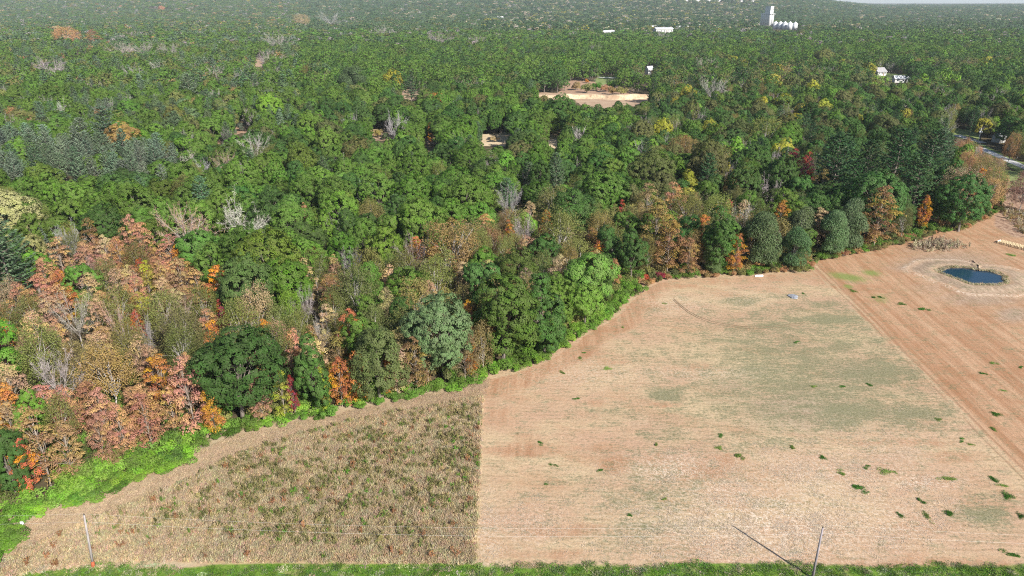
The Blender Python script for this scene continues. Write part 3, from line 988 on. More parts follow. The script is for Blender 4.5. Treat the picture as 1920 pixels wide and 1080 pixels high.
# (u, v, crown width in px, kind, tint, label, short name for use as a landmark)
HERO = [
    (6, 414, 112, 'oak', 'pale', 'large pale yellow tree behind the big blue-green pine', 'the large pale yellow tree'),
    (64, 482, 44, 'tallgreen', 'pale', 'slim yellow-green tree between the blue-green pine and the grey spruce', None),
    (87, 452, 27, 'spruce', 'bluepine', 'small pointed grey-blue spruce next to yellow-green trees', 'the pointed grey-blue spruce'),
    (10, 490, 120, 'pine', 'pine', 'big blue-green pine with long drooping boughs beside rust trees', 'the big blue-green pine'),
    (450, 425, 84, 'bare', 'silver', 'large bare silver tree with spreading boughs among green trees', 'the large bare silver tree'),
    (350, 430, 68, 'bare', 'pinkgrey', 'bare purplish tree standing left of the large bare silver tree', 'the bare purplish tree'),
    (475, 290, 46, 'bare', 'silver', 'pale bare tree sticking out of the closed green canopy', 'the pale bare tree in the canopy'),
    (423, 320, 34, 'bare', 'pinkgrey', 'small pinkish bare tree below the pale bare tree in the canopy', None),
    (443, 712, 158, 'oak', 'dkgreen', 'huge round dark green tree surrounded by rust and salmon trees', 'the huge round dark green tree'),
    (588, 728, 66, 'tallgreen', 'dkgreen', 'compact dark green tree at the wood edge beside the orange trees', 'the compact dark green edge tree'),
    (648, 640, 50, 'tier', 'orange', 'tall narrow bright orange tree beside the olive-green round tree', 'the tall bright orange tree'),
    (636, 705, 52, 'tier', 'orange', 'orange tree at the foot of the tall bright orange tree', None),
    (678, 740, 56, 'tier', 'orange', 'low wide orange tree at the wood edge', None),
    (706, 205 + 475, 108, 'oak', 'dkolive', 'rounded olive-green tree standing behind the field edge by orange trees', 'the rounded olive-green tree'),
    (828, 622, 122, 'oak', 'greygreen', 'broad grey-green tree behind the dry weed field', 'the broad grey-green tree'),
    (800, 655, 58, 'tier', 'brown', 'thin brown tree in front of the broad grey-green tree', None),
    (942, 600, 112, 'tallgreen', 'green', 'tall mid-green tree with dense tufts at the field corner', 'the tall green corner tree'),
    (1022, 600, 78, 'tallgreen', 'dkgreen', 'tall dark green tree right beside the tall green corner tree', None),
    (370, 472, 82, 'oak', 'green', None, None), (500, 492, 118, 'oak', 'green', 'wide deep-green tree behind the olive wood', None),
    (180, 455, 40, 'tier', 'bronze', None, None), (250, 450, 44, 'tier', 'salmon', None, None), (222, 470, 34, 'tier', 'salmon', None, None), (268, 466, 52, 'tier', 'salmon', None, None),
    (110, 482, 54, 'tier', 'rust', None, None), (165, 490, 50, 'tier', 'salmon', None, None), (340, 492, 44, 'tier', 'orange', 'orange tree at the upper rim of the rust-coloured wood', None), (290, 487, 28, 'tier', 'rust', None, None),
    (265, 510, 26, 'tier', 'red', None, None), (302, 525, 44, 'tier', 'rust', None, None), (258, 487, 48, 'feathery', 'olive', None, None), (142, 470, 46, 'feathery', 'dkolive', None, None),
    (155, 526, 62, 'oak', 'ltgreen', 'fresh green tree among the rust-coloured trees', 'the fresh green tree'), (85, 512, 44, 'tier', 'salmon', None, None), (200, 520, 46, 'feathery', 'olive', None, None),
    (140, 590, 76, 'bare', 'grey', 'tall bare grey tree with two forked trunks in the rust wood', 'the forked bare grey tree'), (105, 705, 100, 'bare', 'grey', 'wide bare grey tree with fine twigs among rust trees', 'the wide fine-twigged bare tree'),
    (275, 628, 42, 'bare', 'grey', None, None), (222, 606, 40, 'bare', 'pinkgrey', None, None), (62, 590, 50, 'feathery', 'olive', None, None), (258, 612, 26, 'tier', 'red', 'small red tree among bare trees', None),
    (415, 590, 28, 'tier', 'red', None, None), (420, 605, 26, 'tier', 'burgundy', None, None), (268, 578, 38, 'tier', 'yellow', None, None), (95, 662, 88, 'tier', 'tan', None, None), (75, 625, 70, 'tier', 'tan', None, None),
    (25, 722, 66, 'tier', 'tan', None, None), (202, 702, 86, 'feathery', 'brown', None, None), (222, 575, 60, 'feathery', 'olive', None, None), (305, 585, 70, 'feathery', 'olive', None, None), (345, 622, 74, 'feathery', 'olive', None, None),
    (380, 575, 56, 'feathery', 'olive', None, None), (452, 608, 74, 'feathery', 'olive', None, None), (285, 692, 60, 'tier', 'tan', None, None), (355, 748, 88, 'tier', 'salmon', 'wide salmon-pink tree beside the huge round dark green tree', 'the wide salmon-pink tree'),
    (345, 700, 40, 'tier', 'salmon', None, None), (270, 760, 78, 'tier', 'rust', None, None), (190, 772, 74, 'tier', 'salmon', None, None), (60, 782, 58, 'oak', 'ltgreen', 'bright green tree low in the rust wood', 'the low bright green tree'),
    (108, 790, 58, 'feathery', 'olive', None, None), (20, 800, 54, 'tier', 'tan', None, None), (75, 852, 112, 'tier', 'rust', 'widest rust-coloured tree overhanging the bright green edge shrubs', 'the widest rust-coloured tree'),
    (42, 905, 56, 'tier', 'orange', None, None), (118, 842, 66, 'tier', 'rust', None, None), (185, 832, 50, 'tier', 'salmon', None, None), (228, 832, 54, 'tier', 'rust', None, None), (277, 822, 72, 'tier', 'rust', None, None),
    (14, 852, 62, 'oak', 'dkgreen', None, None), (8, 935, 66, 'tallgreen', 'dkgreen', 'dark green tree at the wood corner nearest the utility pole', 'the dark green corner tree'), (320, 790, 50, 'tier', 'rust', None, None), (400, 780, 44, 'tier', 'orange', None, None),
    (546, 650, 40, 'tier', 'salmon', None, None), (612, 655, 42, 'tier', 'tan', None, None), (497, 628, 36, 'tier', 'orange', None, None), (520, 640, 36, 'feathery', 'tan', None, None), (590, 662, 40, 'tier', 'yellow', None, None),
    (530, 752, 42, 'tier', 'yellow', 'golden yellow tree at the wood edge right of the huge dark green tree', None), (490, 765, 40, 'tier', 'salmon', None, None), (545, 700, 34, 'tier', 'pinkgrey', None, None), (551, 742, 22, 'tier', 'burgundy', None, None), (608, 765, 34, 'tier', 'yellow', None, None),
    (755, 598, 54, 'oak', 'dkgreen', None, None), (688, 590, 44, 'oak', 'green', None, None), (872, 692, 62, 'tier', 'brown', None, None), (782, 706, 60, 'tier', 'bronze', None, None), (745, 715, 50, 'tier', 'tan', None, None), (735, 745, 26, 'tier', 'orange', None, None), (905, 650, 50, 'feathery', 'brown', None, None), (880, 665, 30, 'tier', 'orange', None, None),
    (538, 578, 44, 'feathery', 'lime', None, None), (626, 580, 46, 'feathery', 'olive', None, None), (572, 572, 44, 'bare', 'grey', None, None), (602, 626, 40, 'bare', 'grey', None, None), (725, 570, 40, 'tier', 'tan', None, None), (735, 600, 36, 'tier', 'tan', None, None),
    (716, 466, 80, 'oak', 'ltgreen', None, None), (700, 416, 54, 'feathery', 'brown', None, None), (790, 420, 86, 'oak', 'green', None, None), (872, 376, 92, 'oak', 'green', 'big round green tree at the border of green and brown wood', 'the big round border tree'),
    (578, 413, 18, 'tier', 'salmon', None, None), (628, 505, 28, 'tier', 'tan', None, None), (570, 522, 48, 'tier', 'tan', None, None), (590, 484, 26, 'tier', 'orange', None, None), (842, 468, 104, 'feathery', 'brown', 'large buff-brown tree in the middle of the wood', 'the large buff-brown tree'), (832, 502, 84, 'tier', 'olive', None, None), (885, 450, 70, 'feathery', 'olive', None, None),
    (760, 510, 60, 'feathery', 'olive', None, None), (958, 455, 28, 'tier', 'orange', 'small vivid orange tree amid brown trees', 'the small vivid orange tree'), (928, 462, 46, 'feathery', 'rust', None, None), (660, 500, 42, 'bare', 'grey', None, None), (912, 524, 54, 'tier', 'tan', None, None), (868, 524, 48, 'tier', 'tan', None, None), (735, 528, 36, 'tier', 'tan', None, None), (690, 535, 64, 'oak', 'green', None, None), (955, 390, 44, 'bare', 'grey', None, None),
    (990, 426, 46, 'oak', 'lime', 'lime-green tree amid olive trees', 'the lime-green tree'), (1046, 440, 92, 'feathery', 'olive', None, None), (1106, 398, 50, 'oak', 'dkgreen', None, None), (1130, 364, 84, 'oak', 'green', None, None), (1042, 384, 62, 'feathery', 'olive', None, None),
    (1226, 442, 96, 'tier', 'bronze', 'big bronze tree with layered foliage near the field', 'the big layered bronze tree'), (1255, 462, 60, 'tier', 'bronze', None, None), (1212, 396, 64, 'tier', 'brown', None, None), (1268, 392, 48, 'tier', 'rust', None, None), (1266, 378, 16, 'tier', 'red', None, None), (1165, 410, 20, 'tier', 'red', None, None),
    (1136, 462, 58, 'oak', 'dkgreen', None, None), (1187, 476, 68, 'oak', 'dkgreen', 'dark green round tree close to the field corner', 'the dark round corner tree'), (1133, 520, 38, 'tallgreen', 'dkgreen', None, None), (1285, 440, 62, 'oak', 'dkgreen', None, None), (1350, 462, 64, 'tallgreen', 'dkgreen', None, None), (1120, 480, 30, 'tier', 'orange', None, None),
    (1385, 424, 44, 'bare', 'silver', 'pale bare tree with upright white trunks near the field', 'the white-trunked bare tree'), (1366, 406, 22, 'tier', 'red', None, None), (1310, 462, 28, 'tier', 'orange', None, None), (1285, 488, 40, 'tier', 'rust', None, None), (1362, 494, 44, 'tier', 'orange', None, None), (1378, 484, 20, 'tier', 'salmon', None, None),
    (1362, 330, 28, 'oak', 'yellow', None, None), (1290, 372, 36, 'oak', 'yellow', None, None), (1398, 278, 17, 'oak', 'burgundy', 'tiny wine-red tree in the far canopy', None), (1410, 308, 74, 'oak', 'dkgreen', None, None), (1222, 330, 84, 'oak', 'dkolive', None, None), (1208, 520, 22, 'shrub', 'red', None, None), (1240, 517, 22, 'shrub', 'burgundy', None, None), (1350, 400, 60, 'feathery', 'olive', None, None), (1290, 395, 60, 'feathery', 'olive', None, None),
    (1410, 468, 84, 'willow', 'greygreen', None, None), (1325, 496, 44, 'willow', 'greygreen', None, None), (1466, 424, 40, 'tier', 'orange', 'orange-red tree wedged between dark green and grey-green trees', 'the wedged orange-red tree'), (1566, 432, 78, 'willow', 'greygreen', 'tall soft grey-green tree with a pale trunk at the field edge', 'the soft grey-green tree'), (1502, 424, 62, 'willow', 'greygreen', None, None), (1470, 478, 58, 'willow', 'greygreen', None, None), (1515, 472, 66, 'willow', 'greygreen', None, None),
    (1612, 432, 92, 'tier', 'bronze', 'broad bronze-brown tree at the bend of the field edge', 'the broad bronze-brown edge tree'), (1640, 372, 112, 'oak', 'dkgreen', 'very large dark green tree beneath the dark pines', 'the very large dark green tree'), (1710, 420, 92, 'oak', 'dkgreen', 'dark green rounded tree at the edge nearest the pond', 'the dark tree nearest the pond'),
    (1570, 308, 100, 'pine', 'dkpine', None, None), (1625, 318, 84, 'pine', 'dkpine', None, None), (1682, 300, 92, 'pine', 'dkpine', 'tallest dark pine of the group above the pond', 'the tallest dark pine'), (1745, 300, 84, 'pine', 'dkpine', None, None), (1722, 345, 80, 'pine', 'dkpine', None, None), (1770, 282, 60, 'pine', 'pine', None, None), (1600, 350, 60, 'pine', 'dkpine', None, None),
    (1757, 378, 48, 'oak', 'dkgreen', None, None), (1478, 345, 40, 'tier', 'burgundy', 'wine-red tree in the deep shade of dark pines', 'the wine-red tree'), (1506, 345, 34, 'tier', 'burgundy', None, None), (1535, 362, 44, 'tier', 'brown', None, None), (1732, 402, 24, 'tier', 'orange', None, None), (1800, 350, 66, 'feathery', 'pinkgrey', None, None), (1800, 392, 56, 'feathery', 'pinkgrey', None, None),
    (1840, 350, 28, 'tier', 'orange', None, None), (1866, 364, 44, 'tallgreen', 'lime', 'bright lime-green tree at the very end of the wood edge', 'the lime-green end tree'), (1822, 404, 24, 'tallgreen', 'dkgreen', None, None), (1465, 290, 44, 'oak', 'yellow', None, None), (1520, 300, 28, 'oak', 'lime', None, None), (1812, 300, 44, 'oak', 'lime', None, None),
    (355, 166, 40, 'pine', 'bluepine', None, None), (200, 242, 64, 'pine', 'bluepine', None, None), (150, 258, 52, 'pine', 'bluepine', None, None), (228, 266, 60, 'oak', 'bronze', 'round bronze tree among blue-grey pines', 'the round bronze tree'), (310, 262, 22, 'oak', 'lime', None, None), (255, 141, 30, 'bare', 'grey', None, None), (95, 136, 44, 'bare', 'grey', None, None), (45, 146, 18, 'bare', 'silver', None, None), (268, 95, 34, 'bare', 'grey', None, None), (320, 96, 32, 'bare', 'grey', None, None), (295, 132, 26, 'bare', 'silver', None, None), (20, 238, 26, 'bare', 'silver', None, None), (40, 252, 22, 'bare', 'silver', None, None), (230, 98, 36, 'bare', 'grey', None, None), (455, 150, 30, 'bare', 'grey', None, None), (410, 145, 34, 'bare', 'silver', None, None), (120, 210, 26, 'bare', 'silver', None, None),
    (125, 66, 44, 'feathery', 'rust', None, None), (175, 76, 28, 'tier', 'salmon', None, None), (305, 28, 12, 'oak', 'salmon', None, None), (523, 80, 44, 'bare', 'silver', None, None), (505, 114, 36, 'bare', 'grey', None, None), (565, 38, 30, 'feathery', 'tan', None, None), (620, 36, 40, 'bare', 'silver', None, None), (714, 60, 26, 'bare', 'grey', None, None), (820, 75, 34, 'bare', 'grey', None, None), (898, 80, 24, 'bare', 'grey', None, None),
    (665, 150, 56, 'willow', 'greygreen', 'pale grey-green domed tree in the far canopy', 'the pale domed tree'), (740, 152, 38, 'oak', 'yellow', None, None), (770, 156, 28, 'spruce', 'pine', None, None), (525, 232, 30, 'spruce', 'bluepine', 'blue spruce in the far canopy', 'the blue spruce'), (507, 206, 52, 'oak', 'lime', None, None), (597, 206, 20, 'feathery', 'rust', None, None), (740, 238, 32, 'bare', 'silver', None, None), (807, 252, 15, 'tier', 'orange', None, None), (820, 192, 26, 'feathery', 'orange', None, None), (575, 140, 28, 'feathery', 'bronze', None, None),
    (1052, 208, 56, 'oak', 'dkgreen', None, None), (1116, 96, 18, 'bare', 'grey', None, None), (1240, 68, 22, 'bare', 'grey', None, None), (1490, 232, 40, 'oak', 'yellow', None, None), (1545, 206, 34, 'oak', 'yellow', None, None), (1630, 214, 26, 'oak', 'lime', None, None), (1628, 132, 24, 'oak', 'yellow', None, None), (1545, 110, 36, 'oak', 'olive', None, None), (1320, 128, 36, 'bare', 'grey', None, None), (1340, 175, 50, 'bare', 'grey', None, None), (1345, 300, 50, 'feathery', 'brown', None, None), (1440, 250, 60, 'feathery', 'olive', None, None),
    (1080, 163, 22, 'shrub', 'brown', None, None), (1098, 168, 24, 'shrub', 'olive', None, None), (1118, 165, 20, 'shrub', 'ltgreen', None, None), (1134, 168, 18, 'shrub', 'rust', None, None), (1150, 172, 20, 'shrub', 'brown', None, None), (1146, 162, 22, 'shrub', 'green', None, None), (1166, 172, 22, 'shrub', 'olive', None, None),
    (925, 262, 16, 'shrub', 'tan', None, None), (708, 252, 20, 'shrub', 'brown', None, None), (722, 256, 18, 'shrub', 'greygreen', None, None), (430, 252, 24, 'shrub', 'bluepine', None, None), (450, 240, 20, 'shrub', 'bluepine', None, None), (1018, 188, 22, 'shrub', 'olive', None, None), (1100, 152, 10, 'shrub', 'orange', None, None),
]

# what the photograph lets you see between the trees: (ground polygon in px, surface)
OPEN = [
    ([(995, 174), (1050, 177), (1230, 178), (1224, 187), (1165, 199), (1112, 199), (1078, 189), (1000, 184)], 'soil'),
    ([(1124, 143), (1158, 145), (1158, 154), (1125, 158), (1119, 152)], 'turf'),
    ([(1072, 150), (1118, 156), (1165, 166), (1170, 176), (1060, 175)], 'brush'),
    ([(757, 170), (788, 169), (776, 186), (757, 182)], 'soil'),
    ([(908, 254), (953, 251), (955, 270), (905, 270)], 'sand'),
    ([(1027, 256), (1043, 255), (1043, 275), (1032, 276)], 'sand'),
    ([(795, 262), (820, 260), (820, 270), (798, 270)], 'soil'),
    ([(694, 246), (735, 244), (735, 260), (702, 262)], 'soil'),
    ([(446, 238), (472, 236), (464, 246), (440, 252)], 'brush'),
    ([(402, 266), (414, 262), (412, 271)], 'brush'),
    ([(1788, 239), (1828, 250), (1834, 262), (1796, 262)], 'turf'),
    ([(1833, 276), (1846, 274), (1925, 310), (1925, 330)], 'turf'),
    ([(1664, 139), (1700, 141), (1700, 151), (1668, 150)], 'turf'),
    ([(480, 108), (492, 110), (491, 124), (480, 122)], 'soil'),
    ([(1890, 322), (1930, 330), (1930, 346), (1888, 348)], 'turf'),
]
LOOK = []                           # pixels that stay in view and how far off they are
for poly, surf in OPEN:
    us, vs = [p[0] for p in poly], [p[1] for p in poly]
    gu, gv = np.meshgrid(np.linspace(min(us), max(us), 16), np.linspace(min(vs), max(vs), 7))
    k = in_poly(gu, gv, poly)
    for a, b in zip(gu[k], gv[k]):
        LOOK.append((a, b, proj(unproj(a, b))[2]))
for (u0, v0, u1, v1, dist) in [(1424, 13, 1448, 46, 2350), (1449, 38, 1496, 54, 2300), (1222, 50, 1262, 57, 2000), (1132, 54, 1151, 58, 1850), (933, 20, 946, 27, 3000), (1212, 126, 1222, 136, 880), (1268, 0, 1412, 4, 5200),
                              (1640, 126, 1654, 134, 850), (1676, 140, 1700, 148, 765), (1830, 247, 1842, 266, 425), (1868, 250, 1876, 262, 440)]:
    gu, gv = np.meshgrid(np.linspace(u0, u1, 8), np.linspace(v0, v1, 5))
    LOOK += [(a, b, dist) for a, b in zip(gu.ravel(), gv.ravel())]
LOOK = np.array(LOOK)


def hides(x, y, z0, w, H, margin=0.92):
    """would a tree here stand between the camera and something the photograph shows?"""
    x, y, z0, w, H = [np.asarray(a, float) for a in (x, y, z0, w, H)]
    u, v, d = proj(np.stack([x, y, z0 + .62 * H], -1))
    hw = .5 * w * F_PX / d * margin
    hh = (.36 * H + .2 * w) * F_PX / d * margin
    bad = np.zeros(u.shape, bool)
    for a, b, dd in LOOK:
        bad |= (((a - u) / hw) ** 2 + ((b - v) / hh) ** 2 < 1) & (d < dd + 6)
    return bad


def zone(u, v):
    """kinds that grow where the photograph shows pixel (u, v): [(weight, kind, tint)]"""
    edge_olive = np.interp(u, [480, 580, 700, 920, 1100, 1300, 1440, 1560], [640, 500, 480, 395, 400, 370, 400, 420])
    edge_rust = np.interp(u, [0, 60, 110, 180, 350, 430, 520, 700], [560, 540, 470, 440, 480, 560, 600, 690])
    if u < 700 and v > edge_rust:
        return [(.19, 'tier', 'tan'), (.19, 'tier', 'rust'), (.14, 'tier', 'salmon'), (.07, 'tier', 'orange'), (.12, 'feathery', 'olive'), (.05, 'feathery', 'brown'), (.04, 'bare', 'grey'), (.03, 'bare', 'pinkgrey'), (.08, 'feathery', 'tan'), (.09, 'oak', 'green'), (.04, 'oak', 'ltgreen'), (.03, 'tier', 'yellow'), (.04, 'feathery', 'dkolive')]
    if 470 < u < 1560 and v > edge_olive:
        return [(.21, 'feathery', 'olive'), (.07, 'feathery', 'brown'), (.10, 'feathery', 'dkolive'), (.08, 'tier', 'tan'), (.06, 'tier', 'bronze'), (.06, 'tier', 'rust'), (.22, 'oak', 'green'), (.09, 'oak', 'dkgreen'), (.03, 'bare', 'grey'), (.03, 'tier', 'orange'), (.04, 'oak', 'ltgreen')]
    if u < 330 and 250 < v < 345 and v > 260 + u * .1:
        return [(.7, 'pine', 'bluepine'), (.1, 'pine', 'pine'), (.2, 'oak', 'green')]
    if u > 1790 and v > 262:
        return [(.2, 'feathery', 'pinkgrey'), (.35, 'feathery', 'olive'), (.15, 'bare', 'grey'), (.3, 'feathery', 'rust')]
    if u > 1490 and 255 < v < 430:
        return [(.08, 'pine', 'dkpine'), (.67, 'oak', 'dkgreen'), (.25, 'feathery', 'dkolive')]
    if u > 1180 and v > 120:
        return [(.38, 'oak', 'dkgreen'), (.22, 'oak', 'green'), (.14, 'oak', 'dkolive'), (.08, 'feathery', 'olive'), (.06, 'bare', 'grey'), (.03, 'oak', 'lime'), (.04, 'pine', 'dkpine'), (.03, 'feathery', 'brown'), (.02, 'oak', 'yellow')]
    if u < 560 and v < 250:
        if v < 60:
            return [(.28, 'oak', 'greygreen'), (.36, 'oak', 'green'), (.12, 'pine', 'pine'), (.05, 'bare', 'silver'), (.03, 'oak', 'tan'), (.14, 'oak', 'olive'), (.01, 'oak', 'rust'), (.01, 'oak', 'yellow')]
        return [(.58, 'oak', 'green'), (.11, 'oak', 'olive'), (.11, 'pine', 'pine'), (.03, 'pine', 'bluepine'), (.07, 'bare', 'grey'), (.01, 'feathery', 'rust'), (.09, 'oak', 'greygreen')]
    if v < 62:
        if 900 < u < 1420:
            return [(.3, 'oak', 'greygreen'), (.25, 'oak', 'dkgreen'), (.07, 'oak', 'sandpale'), (.05, 'bare', 'silver'), (.15, 'pine', 'dkpine'), (.1, 'oak', 'olive'), (.03, 'oak', 'yellow')]
        return [(.4, 'oak', 'dkgreen'), (.25, 'oak', 'greygreen'), (.1, 'pine', 'pine'), (.12, 'oak', 'olive'), (.03, 'bare', 'silver'), (.02, 'oak', 'sandpale')]
    if u < 800 and v > 330:
        return [(.70, 'oak', 'green'), (.16, 'oak', 'dkgreen'), (.05, 'oak', 'ltgreen'), (.05, 'feathery', 'olive'), (.02, 'bare', 'grey'), (.02, 'pine', 'pine')]
    return [(.56, 'oak', 'green'), (.25, 'oak', 'dkgreen'), (.05, 'oak', 'ltgreen'), (.05, 'oak', 'dkolive'), (.03, 'bare', 'grey'), (.02, 'feathery', 'olive'), (.02, 'pine', 'pine'), (.02, 'tallgreen', 'dkgreen')]


def pick(u, v, rng, r=None):
    z = zone(u, v)
    r = (rng.random() if r is None else r) * sum(a for a, _, _ in z)
    for a, k, t in z:
        r -= a
        if r <= 0:
            return k, t
    return z[0][1], z[0][2]


def tint_of(name, rng, s=.13):
    c = np.array(TINT[name])
    return tuple((c * (1 + rng.normal() * s) * (1 + rng.normal(size=3) * s * .45)).clip(.01, .8))


SIZE = {'oak': (8.5, 15.0), 'tallgreen': (7, 10), 'tier': (4.8, 8.0), 'feathery': (6, 10), 'bare': (6, 9.5), 'pine': (6.5, 10), 'spruce': (4, 6), 'willow': (7, 10)}
OPEN_W = [[tuple(unproj(u, v)[:2]) for u, v in poly] for poly, s in OPEN]


def in_open(x, y):
    r = np.zeros(np.shape(x), bool)
    for p in OPEN_W:
        r |= in_poly(x, y, p)
    return r


TREES = []                          # dict(x, y, z, w, H, kind, tint, label, ref)
rng = np.random.default_rng(11)
for u, v, wpx, kind, tint, label, ref in HERO:
    zc = 9.0
    if kind == 'tier':
        wpx = min(wpx, 74 if label else 60)
    if kind == 'bare' and v > 500:
        wpx *= .82
    for _ in range(6):
        P = unproj(u, v, zc)
        d = proj(P)[2]
        w = wpx * d / F_PX
        H = height_of(kind, w)
        zc = (.60 if kind != 'shrub' else .5) * H
    if kind == 'shrub':
        H = max(2.0, 0.8 * w)
    if kind == 'tier' and (v < 470 or ref):
        H *= 1.55 if tint == 'burgundy' else 1.22
    if kind == 'bare' and v < 470:
        H, w = H * 1.14, w * 1.1
    x, y = P[0], P[1]
    for _ in range(60):             # keep the stem inside the wood
        if in_poly(x, y, FIELD_POLY) or dist_line(x, y, EDGE) < (1.5 if kind == 'shrub' else (7.5 if u < 345 and kind != 'oak' else (5.0 if w > 13 else 2.2))):
            x, y = x * 1.004, y + .5
        else:
            break
    TREES.append(dict(x=x, y=y, z=float(hills(x, y)), w=w, H=H, kind=kind, tint=tint, label=label, ref=ref, hero=True))

cell = {}


def put(i, x, y):
    cell.setdefault((int(x // 15), int(y // 15)), []).append(i)


def clash(x, y, w, f):
    cx, cy = int(x // 15), int(y // 15)
    for a in (-1, 0, 1):
        for b in (-1, 0, 1):
            for i in cell.get((cx + a, cy + b), ()):
                t = TREES[i]
                if (t['x'] - x) ** 2 + (t['y'] - y) ** 2 < (f * (t['w'] + w)) ** 2:
                    return True
    return False


for i, t in enumerate(TREES):
    put(i, t['x'], t['y'])
NEAR_END = 620.0
cand = []
sp = 3.6
for yy in np.arange(70, NEAR_END, sp):
    half = .80 * yy + 55
    for xx in np.arange(-half, half, sp):
        cand.append((xx + rng.uniform(-1.7, 1.7), yy + rng.uniform(-1.7, 1.7)))
cand = np.array(cand)
keep = ~in_poly(cand[:, 0], cand[:, 1], FIELD_POLY) & (dist_line(cand[:, 0], cand[:, 1], EDGE) > 2.6) & ~in_open(cand[:, 0], cand[:, 1])
cand = cand[keep]
cu, cv, cd = proj(np.stack([cand[:, 0], cand[:, 1], np.full(len(cand), 9.0)], -1))
keep = (cu > -260) & ((cu > 345) | (dist_line(cand[:, 0], cand[:, 1], EDGE) > 7.5)) & (cu < 2180) & (cv < 1180) & (cand[:, 1] > 60)
cand, cu, cv = cand[keep], cu[keep], cv[keep]
order = rng.permutation(len(cand))
ck = [pick(cu[i], cv[i], rng) for i in range(len(cand))]
cw = np.array([rng.uniform(*SIZE[k]) for k, t in ck])
cH = np.array([height_of(k, w) * rng.uniform(.78, 1.15) for (k, t), w in zip(ck, cw)])
bad = hides(cand[:, 0], cand[:, 1], 0, cw, cH)
for i in order:
    if bad[i]:
        continue
    x, y = cand[i]
    k, t = ck[i]
    if clash(x, y, cw[i], .365 if k in ('oak', 'pine') else .36):
        continue
    put(len(TREES), x, y)
    TREES.append(dict(x=x, y=y, z=0.0, w=cw[i], H=cH[i], kind=k, tint=t, label=None, ref=None, hero=False))

# shrubs in a band along the wood edge
s_acc = 0.0
for i in range(len(EDGE) - 1):
    a, b = np.array(EDGE[i]), np.array(EDGE[i + 1])
    L = np.linalg.norm(b - a)
    nrm = np.array([-(b - a)[1], (b - a)[0]]) / L
    if in_poly(*(0.5 * (a + b) + nrm * 2), FIELD_POLY):
        nrm = -nrm
    s = s_acc
    um = 0.5 * (EDGE_PX[i][0] + EDGE_PX[i + 1][0])
    bright = um < 360
    while s < L:
        for row in range(4 if bright else 3):
            p = a + (b - a) * s / L + nrm * (1.3 + row * 2.1 + rng.normal() * .5)
            w = rng.uniform(3.2, 5.2) * (1.1 if bright else (.8, 1.0, 1.1)[row])
            if row == 2 and not bright and rng.random() < .35:
                continue
            tn = rng.choice((['lime', 'ltgreen', 'ltgreen', 'green'] if row < 2 else ['ltgreen', 'green', 'olive']) if um < 1215 else ['green', 'olive', 'dkolive', 'ltgreen', 'brown', 'rust'])
            if bright:
                tn = rng.choice(['lime', 'lime', 'ltgreen', 'lime', 'green'])
            TREES.append(dict(x=p[0], y=p[1], z=0.0, w=w, H=rng.uniform(1.7, 2.8) * (.85, 1.1, 1.5, 1.9)[row] * (.8 if bright else 1), kind='shrub', tint=str(tn), label=None, ref=None, hero=False))
        s += rng.uniform(1.6, 2.3) if bright else rng.uniform(2.6, 3.8)
    s_acc = s - L

# understorey in the gaps behind the edge
for i in range(520):
    u = rng.uniform(-40, 1500)
    j = int(rng.integers(1, len(EDGE) - 2))
    a = np.array(EDGE[j]) + (np.array(EDGE[j + 1]) - np.array(EDGE[j])) * rng.random()
    dd = rng.uniform(6, 46)
    b = a * (1 + dd / np.linalg.norm(a)) + rng.normal(size=2) * 3
    if in_poly(b[0], b[1], FIELD_POLY) or dist_line(b[0], b[1], EDGE) < 5:
        continue
    TREES.append(dict(x=b[0], y=b[1], z=0.0, w=rng.uniform(3, 5.5), H=rng.uniform(2.0, 4.2), kind='shrub', tint=str(rng.choice(['green', 'olive', 'ltgreen', 'dkolive', 'brown', 'lime'], p=[.3, .25, .15, .15, .1, .05])), label=None, ref=None, hero=False))

# ---------------------------------------------------------------- trees as things of their own: the largest of each kind in view
for t in TREES:
    t['u'], t['v'], t['d'] = [float(a) for a in proj(np.array([t['x'], t['y'], t['z'] + .6 * t['H']]))]
    t['px'] = t['w'] * F_PX / t['d']
    t['seen'] = -10 < t['u'] < 1930 and -5 < t['v'] < 1100
LIMIT = {'broadleaf_tree': 290, 'autumn_tree': 280, 'feathery_tree': 280, 'bare_tree': 120, 'pine_tree': 110, 'spruce_tree': 20, 'willow_tree': 40, 'shrub': 300}
count = {}
single, mass = [], []
for t in sorted(TREES, key=lambda t: -(t['px'] + (1000 if t['hero'] else 0))):
    n = KNAME[t['kind']]
    if t['seen'] and count.get(n, 0) < LIMIT[n]:
        count[n] = count.get(n, 0) + 1
        single.append(t)
    else:
        mass.append(t)

ORD = 'first second third fourth fifth sixth seventh eighth ninth tenth eleventh twelfth thirteenth fourteenth fifteenth sixteenth seventeenth eighteenth nineteenth twentieth twenty-first twenty-second twenty-third twenty-fourth twenty-fifth twenty-sixth twenty-seventh twenty-eighth twenty-ninth thirtieth'.split()
MARKS = [t for t in single if t['ref']]
EXTRA_MARKS = [(1826, 519, 'the pond'), (165, 1010, 'the wood-edge utility pole')]


def place_word(du, dv):
    if abs(du) > 1.1 * abs(dv):
        return 'left of' if du < 0 else 'right of'
    return 'behind' if dv < 0 else 'in front of'


